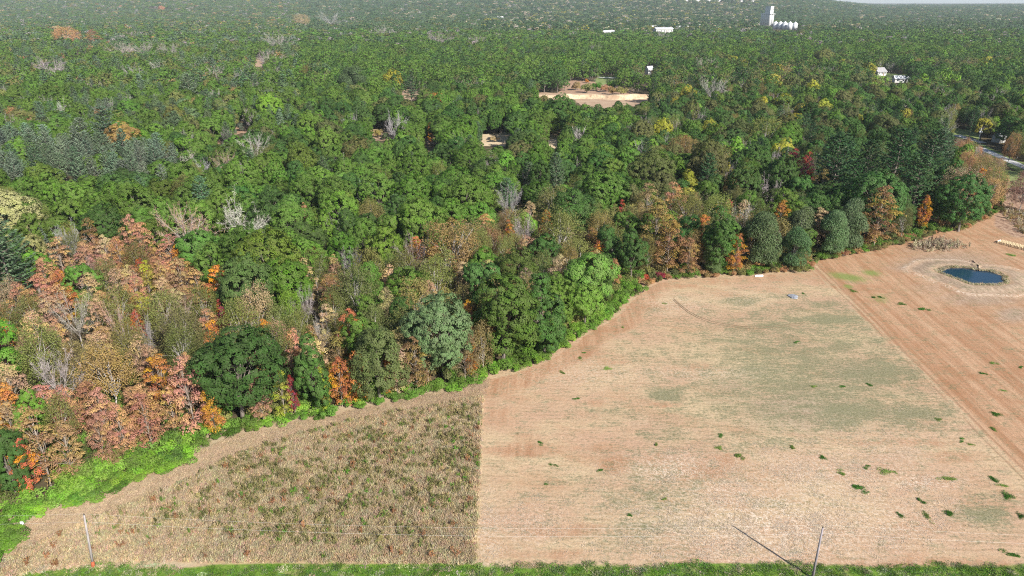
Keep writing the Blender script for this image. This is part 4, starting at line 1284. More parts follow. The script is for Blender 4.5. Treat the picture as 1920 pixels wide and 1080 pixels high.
def auto_label(items, what):
    """labels by look, side and rank from the nearest landmark"""
    groups = {}
    for it in items:
        best, bd = None, 1e9
        for m in MARKS:
            if m is it:
                continue
            dist = math.hypot(m['u'] - it['u'], 1.6 * (m['v'] - it['v']))
            if dist < bd:
                best, bd = (m['u'], m['v'], m['ref']), dist
        for mu, mv, ref in EXTRA_MARKS:
            dist = math.hypot(mu - it['u'], 1.6 * (mv - it['v'])) * 1.2
            if dist < bd:
                best, bd = (mu, mv, ref), dist
        w = place_word(it['u'] - best[0], it['v'] - best[1])
        groups.setdefault((what(it), w, best[2]), []).append((bd, it))
    for (desc, w, ref), lst in groups.items():
        lst.sort(key=lambda a: a[0])
        for k, (bd, it) in enumerate(lst):
            if len(lst) == 1:
                it['label'] = f'{desc} {w} {ref}'
            else:
                it['label'] = f'{desc}, {ORD[min(k, len(ORD) - 1)]} {w} {ref}'


def tree_desc(t):
    mid = {'oak': 10, 'tallgreen': 9, 'tier': 6.2, 'feathery': 8, 'bare': 7.6, 'pine': 8.2, 'spruce': 5, 'willow': 8.5, 'shrub': 3.8}[t['kind']]
    size = 'small' if t['w'] < mid * .85 else ('large' if t['w'] > mid * 1.2 else '')
    return f"{size} {CWORD[t['tint']]} {KWORD[t['kind']]}".strip()


auto_label([t for t in single if not t['label']], tree_desc)
rng = np.random.default_rng(23)


def plant(t):
    lst = KINDS[t['kind']]
    if t['kind'] == 'oak':
        lst = lst[9:] if t['w'] > 13.2 else lst[:9]
    crown, trunk, W0, H0 = lst[int(rng.integers(len(lst)))]
    k = rng.uniform(.88, 1.12)
    sc = (t['w'] / W0 * k, t['w'] / W0 / k, t['H'] / H0)
    name = KNAME[t['kind']]
    root = bpy.data.objects.new(name, None)
    COL.objects.link(root)
    root.empty_display_size = .5
    root.location = (t['x'], t['y'], t['z'])
    root.rotation_euler = (rng.normal() * .04, rng.normal() * .04, rng.random() * 6.283)
    root.scale = sc
    is_shrub = t['kind'] == 'shrub'
    obj('stem' if is_shrub else 'trunk', trunk, root)
    c = obj('foliage' if is_shrub else ('branches' if t['kind'] == 'bare' else 'crown'), crown, root)
    c['tint'] = tint_of(t['tint'], rng)
    tag(root, t['label'], 'shrub' if is_shrub else 'tree', KGROUP[name])


for t in single:
    plant(t)

# ---------------------------------------------------------------- the far-off wood, one mass
PROTO = bpy.data.collections.new('prototypes')      # not linked to the scene: only read by the scatter below


def proto_obj(name, meshes):
    """joins crown and trunk meshes into one prototype"""
    vs, fs, mi, mats, va, hv, n = [], [], [], [], [], [], 0
    for me in meshes:
        co = np.zeros(len(me.vertices) * 3, np.float32)
        me.vertices.foreach_get('co', co)
        lt = np.zeros(len(me.polygons), np.int32)
        me.polygons.foreach_get('loop_total', lt)
        lv = np.zeros(len(me.loops), np.int32)
        me.loops.foreach_get('vertex_index', lv)
        pm = np.zeros(len(me.polygons), np.int32)
        me.polygons.foreach_get('material_index', pm)
        st = np.concatenate([[0], np.cumsum(lt)[:-1]])
        for s, k in zip(st, lt):
            fs.append(lv[s:s + k] + n)
        vs.append(co.reshape(-1, 3))
        base = len(mats)
        mats += list(me.materials)
        mi.append(pm + base)
        for key, acc in (('vary', va), ('hvary', hv)):
            a = np.full(len(lt), .5, np.float32)
            if key in me.attributes:
                me.attributes[key].data.foreach_get('value', a)
            acc.append(a)
        n += len(me.vertices)
    me = mesh_of(name, np.concatenate(vs), [list(f) for f in fs], mats, np.concatenate(mi), attrs={'vary': ('FACE', 'FLOAT', np.concatenate(va)), 'hvary': ('FACE', 'FLOAT', np.concatenate(hv))})
    return bpy.data.objects.new(name, me)


def scatter(name, protos, P, index, rz, scale, tint, label, cat=None):
    """one object that instances the prototypes on points"""
    col = bpy.data.collections.new(name + '_prototypes')
    for i, o in enumerate(protos):
        o.name = f'{name}_prototype_{i:02d}'
        col.objects.link(o)
    order = sorted(range(len(protos)), key=lambda i: protos[i].name)
    me = bpy.data.meshes.new(name)
    me.vertices.add(len(P))
    me.vertices.foreach_set('co', np.asarray(P, np.float32).ravel())
    for k, typ, val in (('pick', 'INT', index), ('turn', 'FLOAT_VECTOR', np.stack([np.zeros(len(P)), np.zeros(len(P)), rz], -1)), ('size', 'FLOAT_VECTOR', scale), ('tint', 'FLOAT_VECTOR', tint)):
        a = me.attributes.new(k, typ, 'POINT')
        if typ == 'INT':
            a.data.foreach_set('value', np.asarray(val, np.int32))
        else:
            a.data.foreach_set('vector', np.asarray(val, np.float32).ravel())
    o = obj(name, me)
    ng = bpy.data.node_groups.new(name, 'GeometryNodeTree')
    ng.interface.new_socket('Geometry', in_out='INPUT', socket_type='NodeSocketGeometry')
    ng.interface.new_socket('Geometry', in_out='OUTPUT', socket_type='NodeSocketGeometry')
    gi, go = ng.nodes.new('NodeGroupInput'), ng.nodes.new('NodeGroupOutput')
    ci = ng.nodes.new('GeometryNodeCollectionInfo')
    ci.inputs['Collection'].default_value = col
    ci.inputs['Separate Children'].default_value = True
    ci.inputs['Reset Children'].default_value = True
    ip = ng.nodes.new('GeometryNodeInstanceOnPoints')
    ip.inputs['Pick Instance'].default_value = True

    def na(key, typ):
        x = ng.nodes.new('GeometryNodeInputNamedAttribute')
        x.data_type = typ
        x.inputs['Name'].default_value = key
        return x.outputs['Attribute']
    e2r = ng.nodes.new('FunctionNodeEulerToRotation')
    L = ng.links.new
    L(gi.outputs[0], ip.inputs['Points'])
    L(ci.outputs[0], ip.inputs['Instance'])
    L(na('pick', 'INT'), ip.inputs['Instance Index'])
    L(na('turn', 'FLOAT_VECTOR'), e2r.inputs[0])
    L(e2r.outputs[0], ip.inputs['Rotation'])
    L(na('size', 'FLOAT_VECTOR'), ip.inputs['Scale'])
    L(ip.outputs[0], go.inputs[0])
    md = o.modifiers.new('scatter', 'NODES')
    md.node_group = ng
    tag(o, label, cat, kind='stuff')
    return o


NEARPROTO, KIDX = [], {}
for k, lst in KINDS.items():
    KIDX[k] = []
    for crown, trunk, W0, H0 in lst:
        KIDX[k].append((len(NEARPROTO), W0, H0))
        NEARPROTO.append(proto_obj(k, [crown, trunk]))
# lighter versions for trees far off
LOD1 = {'oak': [oak_proto(800 + i, nl=9, cl=16, lv=9, ls=.85, jit=.14) for i in range(6)], 'pine': [pine_proto(820 + i, whorls=9, per=6, nd=14, nl=1.5) for i in range(2)], 'bare': [bare_proto(830 + i, n1=6, twig=.35) for i in range(2)]}
LOD1['feathery'] = [feathery_proto(840 + i, ncl=70, lv=8, ls=.75) for i in range(2)]
LOD1['tier'] = [tier_proto(850 + i, npad=20, lv=20, ls=.85) for i in range(2)]
LIDX = {}
for k, lst in LOD1.items():
    LIDX[k] = []
    for crown, trunk, W0, H0 in lst:
        LIDX[k].append((len(NEARPROTO), W0, H0))
        NEARPROTO.append(proto_obj(k, [crown, trunk]))
FARP = []
for i in range(4):
    c, tr, W0, H0 = oak_proto(900 + i, nl=7, cl=10, lv=5, ls=1.6, jit=.12)
    FARP.append((len(NEARPROTO), W0, H0))
    NEARPROTO.append(proto_obj('far', [c]))

pts, pidx, prz, psc, ptn = [], [], [], [], []


def add_inst(t, table):
    i, W0, H0 = table[int(rng.integers(len(table)))]
    pts.append((t['x'], t['y'], t['z']))
    pidx.append(i)
    prz.append(rng.random() * 6.283)
    k = rng.uniform(.86, 1.14)
    psc.append((t['w'] / W0 * k, t['w'] / W0 / k, t['H'] / H0))
    ptn.append(tint_of(t['tint'], rng, .09))


for t in mass:
    add_inst(t, KIDX[t['kind']])


def ring(y0, y1, sp, margin, tables, wmul, fallback):
    g = []
    yy = y0
    while yy < y1:
        half = .80 * yy + margin
        xs = np.arange(-half, half, sp)
        g.append(np.stack([xs + rng.uniform(-.42, .42, len(xs)) * sp, yy + rng.uniform(-.42, .42, len(xs)) * sp], -1))
        yy += sp * .93
    g = np.concatenate(g)
    z = hills(g[:, 0], g[:, 1])
    u, v, d = proj(np.stack([g[:, 0], g[:, 1], z + 9], -1))
    keep = ~in_open(g[:, 0], g[:, 1]) & (fbm(g[:, 0] / 160, g[:, 1] / 260, 77, 3) > .22)
    # drifts of one kind: neighbours share a draw
    dr = fbm(g[:, 0] / 38, g[:, 1] / 55, 31, 2)
    dr = np.argsort(np.argsort(dr)) / len(dr)
    dr = np.where(rng.random(len(dr)) < .55, dr, rng.random(len(dr)))
    ks, ws, Hs = [], [], []
    for i in range(len(g)):
        if not keep[i]:
            ks.append(('oak', 'green'))
        else:
            ks.append(pick(u[i], v[i], rng, dr[i]))
        lo, hi = SIZE[ks[-1][0]]
        w = rng.uniform(max(lo, 8.5), max(hi, 11)) * wmul
        ws.append(w)
        Hs.append(height_of(ks[-1][0], w / wmul) * rng.uniform(.72, 1.2))
    ws, Hs = np.array(ws), np.array(Hs)
    keep &= ~hides(g[:, 0], g[:, 1], z, ws, Hs)
    for i in np.nonzero(keep)[0]:
        k, tn = ks[i]
        add_inst(dict(x=g[i, 0], y=g[i, 1], z=z[i], w=ws[i], H=Hs[i], kind=k, tint=tn), tables.get(k, tables['oak']) if tables else fallback)


ring(NEAR_END, 1250, 10.4, 60, LIDX, 1.2, None)
ring(1250, 2600, 13.0, 60, None, 1.6, FARP)
ring(2600, 5200, 22.0, 60, None, 2.35, FARP)
ring(5200, 7600, 34.0, 60, None, 3.4, FARP)
scatter('forest', NEARPROTO, pts, pidx, np.array(prz), psc, ptn, 'mixed autumn wood reaching from the middle distance to the horizon')

# ---------------------------------------------------------------- clearings, road
M_SAND = earth('sand', [(0.50, 0.38, 0.24), (0.58, 0.47, 0.32), (0.40, 0.28, 0.18)], 0.10)
M_SOIL = earth('bare_soil', [(0.36, 0.24, 0.165), (0.43, 0.31, 0.215), (0.27, 0.20, 0.12)], 0.12)
M_TURF = earth('turf', [(0.16, 0.22, 0.07), (0.21, 0.26, 0.10), (0.28, 0.26, 0.13)], 0.12)
M_BRUSH = earth('brushy_ground', [(0.33, 0.20, 0.14), (0.40, 0.27, 0.19), (0.22, 0.17, 0.09)], 0.25)
M_GRAVEL = earth('gravel', [(0.50, 0.50, 0.50), (0.58, 0.57, 0.56), (0.42, 0.41, 0.40)], 0.5)
M_ROADGREY = earth('asphalt', [(0.20, 0.20, 0.21), (0.26, 0.26, 0.27), (0.16, 0.16, 0.17)], 0.5)
SURF = {'sand': M_SAND, 'soil': M_SOIL, 'turf': M_TURF, 'brush': M_BRUSH}


def sheet(name, poly, z, mat):
    poly = np.asarray(poly, float)
    n = len(poly)
    c = poly.mean(0)
    rings = [c + (poly - c) * k for k in (0.0, .34, .67, 1.0)]
    v = np.concatenate([np.concatenate([r, np.full((n, 1), z)], 1) for r in rings])
    fs = []
    for k in range(3):
        for i in range(n):
            a, b = k * n + i, k * n + (i + 1) % n
            fs.append((a, b, b + n, a + n) if k else (a, b + n, a + n))
    o = obj(name, mesh_of(name, v, [list(f) for f in fs], [mat]))
    return tag(o, kind='structure')


for (poly, surf), pw in zip(OPEN, OPEN_W):
    pw = np.array(pw)
    c = pw.mean(0)
    # dense outline with a ragged edge, a little larger than what shows between the crowns
    P = []
    for i in range(len(pw)):
        a, b = pw[i], pw[(i + 1) % len(pw)]
        for k in range(12):
            q = a + (b - a) * k / 12
            P.append(c + (q - c) * (1.05 + .5 * float(fbm(q[0] / 5, q[1] / 5, 3, 3)) + .05 * RNG.normal()))
    sheet({'sand': 'sand_clearing', 'soil': 'soil_clearing', 'turf': 'lawn', 'brush': 'brush_clearing'}[surf], P, {'sand': .05, 'soil': .058, 'turf': .066, 'brush': .042}[surf], SURF[surf])

# the pale cut bank at the back of the sand pit
uu = np.linspace(985, 1238, 60)
v = []
for i, u in enumerate(uu):
    p = unproj(u, 186.5 + 1.0 * math.sin(u * .05), 0)[:2]
    d = p / np.linalg.norm(p)
    hgt = 3.6 * (.75 + .5 * vnoise(u / 14, 3.0, 4)) * min(1, (u - 980) / 20) * min(1, (1243 - u) / 22)
    for off, z in ((0, .05), (1.6 + vnoise(u / 5, 1, 2), hgt * .35), (3.0 + 1.5 * vnoise(u / 6, 8, 2), hgt * .9), (6.0, hgt), (20.0, .3)):
        q = p + d * off
        v.append((q[0], q[1], z))
idx = np.arange(len(v)).reshape(60, 5)
q4 = np.stack([idx[:-1, :-1], idx[1:, :-1], idx[1:, 1:], idx[:-1, 1:]], -1).reshape(-1, 4)
tag(obj('sand_bank', mesh_of('sand_bank', v, q4, [earth('cut_sand', [(0.40, 0.28, 0.185), (0.56, 0.45, 0.30), (0.30, 0.20, 0.14)], 0.13)])), kind='structure')


def strip(name, pts, width, z, mat):
    pts = np.asarray(pts, float)
    v = []
    for i in range(len(pts)):
        d = pts[min(i + 1, len(pts) - 1)] - pts[max(i - 1, 0)]
        d /= np.linalg.norm(d)
        n = np.array([-d[1], d[0]])
        w = width * .5 * (1 + .04 * RNG.normal())
        v += [(*(pts[i] + n * w), z), (*(pts[i] - n * w), z)]
    k = np.arange(0, 2 * len(pts) - 2, 2)
    f = np.stack([k, k + 1, k + 3, k + 2], -1)
    return tag(obj(name, mesh_of(name, v, f, [mat])), kind='structure')


def line_px(a, b, n):
    A, B = unproj(*a)[:2], unproj(*b)[:2]
    return [A + (B - A) * t for t in np.linspace(0, 1, n)]


strip('road', line_px((1836, 277), (1990, 344), 24), 5.4, .085, M_GRAVEL)
strip('driveway', line_px((1792, 253), (1842, 268), 10), 6.0, .09, M_GRAVEL)
strip('house_drive', line_px((1676, 144), (1702, 146), 6), 14.0, .09, M_GRAVEL)
strip('far_lane', line_px((1122, 145), (1160, 146.5), 6), 9.0, .09, M_GRAVEL)

# curved wheel tracks on the straw
M_RUT = earth('rut_soil', [(0.25, 0.175, 0.115), (0.33, 0.24, 0.15), (0.38, 0.29, 0.18)], .5)
for k in range(2):
    pts = [unproj(u, v - 3.2 * k)[:2] for u, v in ((1262, 562), (1275, 574), (1290, 586), (1310, 597), (1335, 606), (1365, 612), (1400, 616), (1440, 616), (1480, 612), (1520, 606))]
    strip('wheel_track', pts, .24, .10, M_RUT)

# ---------------------------------------------------------------- pond
th = np.linspace(0, 2 * math.pi, 120, endpoint=False)
ring_pts = []
for a in th:
    d = np.array([math.cos(a), math.sin(a)])
    lo, hi = 0.5, 30.0
    for _ in range(40):
        m = .5 * (lo + hi)
        if pond_r(d[0] * m, d[1] * m) < 1.14:
            lo = m
        else:
            hi = m
    ring_pts.append(POND_C + d * lo)
mw, nt, out = new_mat('pond_water')
g = NT(nt)
b = g.n('ShaderNodeBsdfPrincipled')
b.inputs['Base Color'].default_value = (0.008, 0.032, 0.062, 1)
b.inputs['Roughness'].default_value = 0.06
b.inputs['IOR'].default_value = 1.33
bp = g.n('ShaderNodeBump')
bp.inputs['Strength'].default_value = .12
bp.inputs['Distance'].default_value = .05
g.l(g.noise(g.n('ShaderNodeNewGeometry').outputs['Position'], 2.4, 3.0), bp.inputs['Height'])
g.l(bp.outputs[0], b.inputs['Normal'])
g.l(b.outputs[0], out.inputs[0])
sheet('pond_water', ring_pts, .22, mw)

# dark gully cut into the pond bank
A, B = unproj(1823, 489)[:2], unproj(1833, 509)[:2]
v, nn = [], 9
for i in range(nn):
    t = i / (nn - 1)
    p = A + (B - A) * t
    d = (B - A) / np.linalg.norm(B - A)
    n = np.array([-d[1], d[0]])
    w = (.5 + 1.0 * math.sin(math.pi * min(1, t * 1.1))) * (1 + .15 * RNG.normal())
    base = .75 * math.exp(-((float(pond_r(*(p - POND_C))) - 1.55) / .5) ** 2)
    for off, z in ((-2.2, base - .1), (-1.0, base + .2), (-.5, .12), (.5, .12), (1.0, base + .15), (2.2, base - .1)):
        v.append((*(p + n * off * w * .5), max(z, .1) + .04 * RNG.normal()))
idx = np.arange(len(v)).reshape(nn, 6)
q4 = np.stack([idx[:-1, :-1], idx[1:, :-1], idx[1:, 1:], idx[:-1, 1:]], -1).reshape(-1, 4)
fm = np.tile([0, 1, 1, 1, 0], nn - 1)
M_SHADESOIL = earth('shadow_dark_soil', [(0.05, 0.035, 0.028), (0.08, 0.055, 0.045), (0.04, 0.03, 0.025)], .8)  # the gully's shadow, painted as near-black soil on its floor and inner walls
tag(obj('gully', mesh_of('gully', v, q4, [M_SOIL, M_SHADESOIL], fm)), kind='structure')

# ---------------------------------------------------------------- grass and weeds
def blades(seed, n, rad, h0, h1, w, lean=.25, splay=.5):
    rng = np.random.default_rng(seed)
    a = rng.random(n) * 6.283
    r = np.sqrt(rng.random(n)) * rad
    base = np.stack([np.cos(a) * r, np.sin(a) * r, np.zeros(n)], -1)
    T = np.stack([rng.normal(size=n) * lean + np.cos(a) * r / rad * splay * .5, rng.normal(size=n) * lean + np.sin(a) * r / rad * splay * .5, np.ones(n)], -1)
    T = unit(T)
    L = rng.uniform(h0, h1, n)
    return base + T * L[:, None] * .5, T, L, rng


def tuft_proto(name, seed, n, rad, h0, h1, w, lean=.25, splay=.5):
    P, T, L, rng = blades(seed, n, rad, h0, h1, w, lean, splay)
    N = rng.normal(size=(n, 3)) * np.array([1, 1, .2]) + np.array([.3, -.6, .3])
    me = crown_mesh(name, P, N, L, w * (.7 + .6 * rng.random(n)), rng.random(n), rng.random(n), rng, T=T)
    return me


def weed_proto(seed):
    """a few stiff stems carrying narrow leaves"""
    rng = np.random.default_rng(seed)
    Ps, Ts, Ls, Ws = [], [], [], []
    for s in range(rng.integers(4, 9)):
        a = rng.random() * 6.283
        b = np.array([math.cos(a), math.sin(a), 0]) * rng.random() * .55
        t = unit(np.array([[rng.normal() * .14, rng.normal() * .14, 1]]))[0]
        L = rng.uniform(.7, 1.5)
        Ps.append(b + t * L * .5)
        Ts.append(t)
        Ls.append(L)
        Ws.append(.07)
        for k in range(11):
            h = rng.uniform(.3, 1.0) * L
            dd = unit((rng.normal(size=3) * np.array([1, 1, .4]) + np.array([0, 0, .7]))[None])[0]
            Ps.append(b + t * h + dd * .11)
            Ts.append(dd)
            Ls.append(rng.uniform(.22, .4))
            Ws.append(.13)
    n = len(Ps)
    N = rng.normal(size=(n, 3)) + np.array([.3, -.5, .5])
    return crown_mesh('weed', np.array(Ps), N, np.array(Ls), np.array(Ws), rng.random(n), rng.random(n), rng, T=np.array(Ts))


def rand_in(poly, n, rng):
    p = np.array(poly)
    lo, hi = p.min(0), p.max(0)
    out = []
    while sum(len(o) for o in out) < n:
        q = rng.uniform(lo, hi, (n * 2, 2))
        out.append(q[in_poly(q[:, 0], q[:, 1], poly)])
    return np.concatenate(out)[:n]


rng = np.random.default_rng(77)
protos = [bpy.data.objects.new('w', weed_proto(20 + i)) for i in range(6)] + [bpy.data.objects.new('w', tuft_proto('dry_grass', 40 + i, 46, .55, .35, .85, .085, .35, .9)) for i in range(4)]
q = rand_in(WEED_POLY, 42000, rng)
q2 = rand_in([tuple(unproj(a, b)[:2]) for a, b in EDGE_PX[1:24]] + [tuple(unproj(a, b)[:2]) for a, b in ((903, 745), (800, 765), (560, 815), (345, 905), (150, 985), (20, 1045))], 5200, rng)
u, v, d = proj(np.concatenate([q, np.zeros((len(q), 1))], 1))
den = np.zeros(len(q))
for cu, cv, ru, rv, a in [(430, 900, 120, 50, .9), (560, 880, 120, 60, .8), (700, 860, 130, 60, .8), (830, 850, 80, 70, 1.0), (780, 920, 120, 50, .9), (560, 950, 180, 40, .9), (640, 1000, 160, 30, .8), (380, 980, 130, 26, .55), (250, 960, 70, 20, .3), (250, 1000, 60, 20, .3), (560, 1010, 100, 26, .7), (650, 800, 60, 14, .4), (800, 790, 80, 16, .6), (860, 780, 40, 20, .6)]:
    den = np.maximum(den, a * ell(u, v, cu, cv, ru, rv))
clump = .5 * fbm(q[:, 0] / 2.8, q[:, 1] / 2.8, 15, 2) + .5 * fbm(q[:, 0] / .95, q[:, 1] / .95, 19, 2)
is_weed = (rng.random(len(q)) < den * sstep(.44, .64, clump) * .27)
is_rust = ~is_weed & (rng.random(len(q)) < .0022) & (v > 800)
is_dry = ~is_weed & ~is_rust & (rng.random(len(q)) < .42)
k = is_weed | is_rust | is_dry
q, u, v = q[k], u[k], v[k]
iw, ir = is_weed[k], is_rust[k]
n = len(q)
pk = np.where(iw | ir, rng.integers(0, 6, n), rng.integers(6, 10, n))
sc = np.where(iw, rng.uniform(.5, .95, n), np.where(ir, rng.uniform(.7, 1.2, n), rng.uniform(.6, 1.15, n)))
tn = np.array([tuple(np.array([(.24, .225, .09), (.30, .26, .115), (.17, .175, .065), (.36, .285, .15)][int(rng.integers(4))]) * (1 + .16 * rng.normal())) if a else (tuple(np.array((.33, .17, .09)) * (1 + .15 * rng.normal())) if b else tuple(np.array((.52, .42, .27)) * (1 + .16 * rng.normal(size=3) * .5 + .12 * rng.normal()))) for a, b in zip(iw, ir)])
gl = iw & (rng.random(n) < .10)
tn[gl] = np.array([tint_of('ltgreen', rng, .15) for _ in range(gl.sum())]).reshape(-1, 3)
n2 = len(q2)
q = np.concatenate([q, q2])
pk = np.concatenate([pk, rng.integers(6, 10, n2)])
s3 = np.concatenate([np.stack([sc] * 3, -1), np.stack([rng.uniform(.7, 1.1, n2), rng.uniform(.7, 1.1, n2), rng.uniform(.12, .34, n2)], -1)])
tn = np.concatenate([tn, np.array((.50, .38, .255)) * (1 + .10 * rng.normal(size=(n2, 1)) + .04 * rng.normal(size=(n2, 3)))])
n = len(q)
scatter('weeds', protos, np.concatenate([q, np.full((n, 1), .05)], 1), pk, rng.random(n) * 6.283, s3, tn, 'tall dry grass and dark weeds of the unmown field')

# roadside grass along the bottom, reeds round the pond, dead brush
protos = [bpy.data.objects.new('g', tuft_proto('grass_blades', 60 + i, 60, .6, .22, .6, .06, .4, .9)) for i in range(4)]
q = np.stack([rng.uniform(-110, 130, 16000), rng.uniform(60, 86, 16000)], -1)
u, v, d = proj(np.concatenate([q, np.zeros((len(q), 1))], 1))
m = 1062 + 7 * (fbm(q[:, 0] / 7, q[:, 1] / 3, 91, 3) - .5) * 4
k = (v > m) & (v < 1230) & (u > -300) & (u < 2200)
q = q[k]
n = len(q)
tn = np.array([tint_of('ltgreen' if rng.random() < .6 else ('sandpale' if rng.random() < .4 else 'greygreen'), rng, .2) for _ in range(n)])
scatter('verge_grass', protos, np.concatenate([q, np.full((n, 1), .03)], 1), rng.integers(0, 4, n), rng.random(n) * 6.283, np.stack([rng.uniform(.7, 1.3, n), rng.uniform(.7, 1.3, n), rng.uniform(.3, .75, n)], -1), tn, 'rough green grass of the roadside verge')

protos = [bpy.data.objects.new('r', tuft_proto('reed', 70 + i, 34, .35, .25, .7, .07, .3, .8)) for i in range(3)] + [bpy.data.objects.new('r', weed_proto(90 + i)) for i in range(3)]
R_, T_, K_ = [], [], []
for i in range(420):
    a = rng.random() * 6.283
    p = np.array(ring_pts[int(a / 6.283 * 120) % 120])
    p = POND_C + (p - POND_C) * (.985 + .16 * rng.random() ** 2)
    R_.append((*p, .18))
    T_.append(tint_of('sandpale', rng, .14) if rng.random() < .8 else tint_of('olive', rng, .2))
    K_.append(rng.integers(0, 3))
for i in range(520):                # patch of dead brush by the wood
    uu_, vv_ = 1760 + rng.normal() * 20, 462 + rng.normal() * 4.0 + 0
    p = unproj(uu_, vv_)
    R_.append((p[0], p[1], .05))
    T_.append(tint_of('sandpale', rng, .12) if rng.random() < .72 else tuple(np.array((.22, .15, .11)) * (1 + .2 * rng.normal())))
    K_.append(rng.integers(0, 6))
for i in range(1500):               # dry scrub beyond the far corner of the field
    uu_, vv_ = rng.uniform(1880, 2010), rng.uniform(346, 440)
    if vv_ > 395 + (uu_ - 1865) * .85:
        continue
    p = unproj(uu_, vv_)
    if fbm(p[0] / 6, p[1] / 6, 5, 2) < .42:
        continue
    R_.append((p[0], p[1], .05))
    T_.append(tint_of('brown' if rng.random() < .5 else 'sandpale', rng, .15))
    K_.append(rng.integers(0, 6))
n = len(R_)
scatter('dry_scrub', protos, R_, np.array(K_), rng.random(n) * 6.283, np.stack([rng.uniform(.7, 1.5, n)] * 3, -1), T_, 'dry reeds and dead brush by the pond and field corner')

# loose straw lying on the stubble
protos = []
for i in range(4):
    r2 = np.random.default_rng(120 + i)
    nn = 16
    P = np.stack([r2.normal(size=nn) * .7, r2.normal(size=nn) * .5, .02 + .04 * r2.random(nn)], -1)
    T = np.stack([r2.normal(size=nn), r2.normal(size=nn), r2.normal(size=nn) * .03], -1)
    protos.append(bpy.data.objects.new('s', crown_mesh('straw_bits', P, np.array([0, 0, 1.0]) + r2.normal(size=(nn, 3)) * .08, r2.uniform(.3, .7, nn), .06, r2.random(nn), r2.random(nn), r2, T=T)))
q = np.stack([rng.uniform(-20, 150, 60000), rng.uniform(72, 150, 60000)], -1)
u, v, d = proj(np.concatenate([q, np.zeros((len(q), 1))], 1))
pd = np.zeros(len(q))
for cu, cv, ru, rv, a in [(1440, 985, 230, 70, 1.0), (1260, 880, 80, 26, .7), (1520, 900, 150, 60, .55), (1620, 980, 150, 60, .55), (1360, 930, 100, 40, .6), (900, 1000, 40, 60, .6), (1000, 985, 60, 40, .4), (1730, 905, 70, 14, .6)]:
    pd = np.maximum(pd, a * ell(u, v, cu, cv, ru, rv))
k = (rng.random(len(q)) < pd * sstep(.35, .65, fbm(q[:, 0] / 3, q[:, 1] / 3, 44, 3)) * .6) & (u > 892) & (v < 1050) & (u < 2050) & in_poly(q[:, 0], q[:, 1], FIELD_POLY)
q = q[k]
n = len(q)
tn = np.array([tuple(np.array((.62, .52, .40)) * (1 + .12 * rng.normal())) for _ in range(n)])
scatter('straw', protos, np.concatenate([q, np.full((n, 1), .04)], 1), rng.integers(0, 4, n), rng.random(n) * 6.283, np.ones((n, 3)), tn, 'pale loose straw lying on the stubble field')

# ---------------------------------------------------------------- green grass tufts on the mown field, each its own thing
TUFTS = [(1247, 569, 10), (1167, 614, 8), (1087, 671, 12), (1095, 661, 9), (1140, 691, 14), (1054, 699, 11), (1081, 747, 12), (1507, 550, 10), (1650, 557, 12), (1637, 557, 10), (1692, 570, 13), (1730, 579, 20), (1494, 642, 12),
         (1527, 725, 11), (1580, 724, 14), (1631, 721, 14), (1760, 786, 13), (1861, 680, 16), (1915, 689, 14), (1844, 701, 13), (1882, 732, 13), (1861, 804, 18), (1866, 776, 16), (1014, 830, 12), (1036, 872, 18), (1024, 908, 8),
         (1231, 834, 12), (1350, 816, 14), (1349, 840, 16), (1386, 854, 20), (1246, 935, 10), (1181, 967, 10), (1126, 881, 12), (1487, 839, 18), (1542, 857, 19), (1576, 887, 20), (1626, 877, 17), (1665, 886, 27), (1779, 897, 25),
         (1865, 899, 20), (1890, 931, 24), (1612, 914, 21), (1730, 940, 20), (1689, 965, 22), (1736, 966, 25), (1777, 962, 22), (1915, 968, 20), (1896, 1040, 23), (1802, 824, 18), (1822, 834, 12), (1882, 910, 18), (1897, 478, 20), (1599, 545, 16)]
TP = []
for i in range(6):
    r2 = np.random.default_rng(150 + i)
    Ps, Ts, Ls = [], [], []
    for k in range(6 + i):
        P, T, L, _ = blades(170 + 10 * i + k, 52, r2.uniform(.2, .5), .12, .40, .07, .45, .7)
        off = r2.normal(size=2) * np.array([.42, .36])
        Ps.append(P + np.array([off[0], off[1], 0]))
        Ts.append(T)
        Ls.append(L)
    P, T, L = [np.concatenate(a) for a in (Ps, Ts, Ls)]
    n = len(P)
    TP.append(crown_mesh('grass_tuft', P, r2.normal(size=(n, 3)) * np.array([1, 1, .2]) + np.array([.3, -.6, .3]), L, .07, r2.random(n), r2.random(n), r2, T=T))
TS = []
for (u, v, w) in TUFTS:
    p = unproj(u, v, .1)
    d = proj(p)[2]
    TS.append(dict(u=u, v=v, w=w * d / F_PX * .95, x=p[0], y=p[1], dark=rng.random() < .55))
EXTRA_MARKS += [(1487, 556, 'the grey slab on the field'), (1530, 1035, 'the utility pole in the straw field'), (1895, 460, 'the pale timber frame'), (1200, 760, 'the field middle')]
EXTRA_MARKS.pop()
auto_label(TS, lambda t: ('wide ' if t['w'] > 1.95 else ('tiny ' if t['w'] < 1.3 else '')) + ('dark green' if t['dark'] else 'fresh green') + ' grass tuft')
for i, t in enumerate(TS):
    o = obj('grass_tuft', TP[i % 6], None, (t['x'], t['y'], .03), rng.random() * 6.283, (t['w'] * rng.uniform(.42, .68), t['w'] * rng.uniform(.36, .6), rng.uniform(.5, 1.0)))
    o['tint'] = tuple(np.array((.085, .21, .035)) * (1 + .12 * rng.normal())) if t['dark'] else tuple(np.array((.20, .29, .07)) * (1 + .12 * rng.normal()))
    tag(o, t['label'], 'grass tuft', 'grass tufts on the mown field')

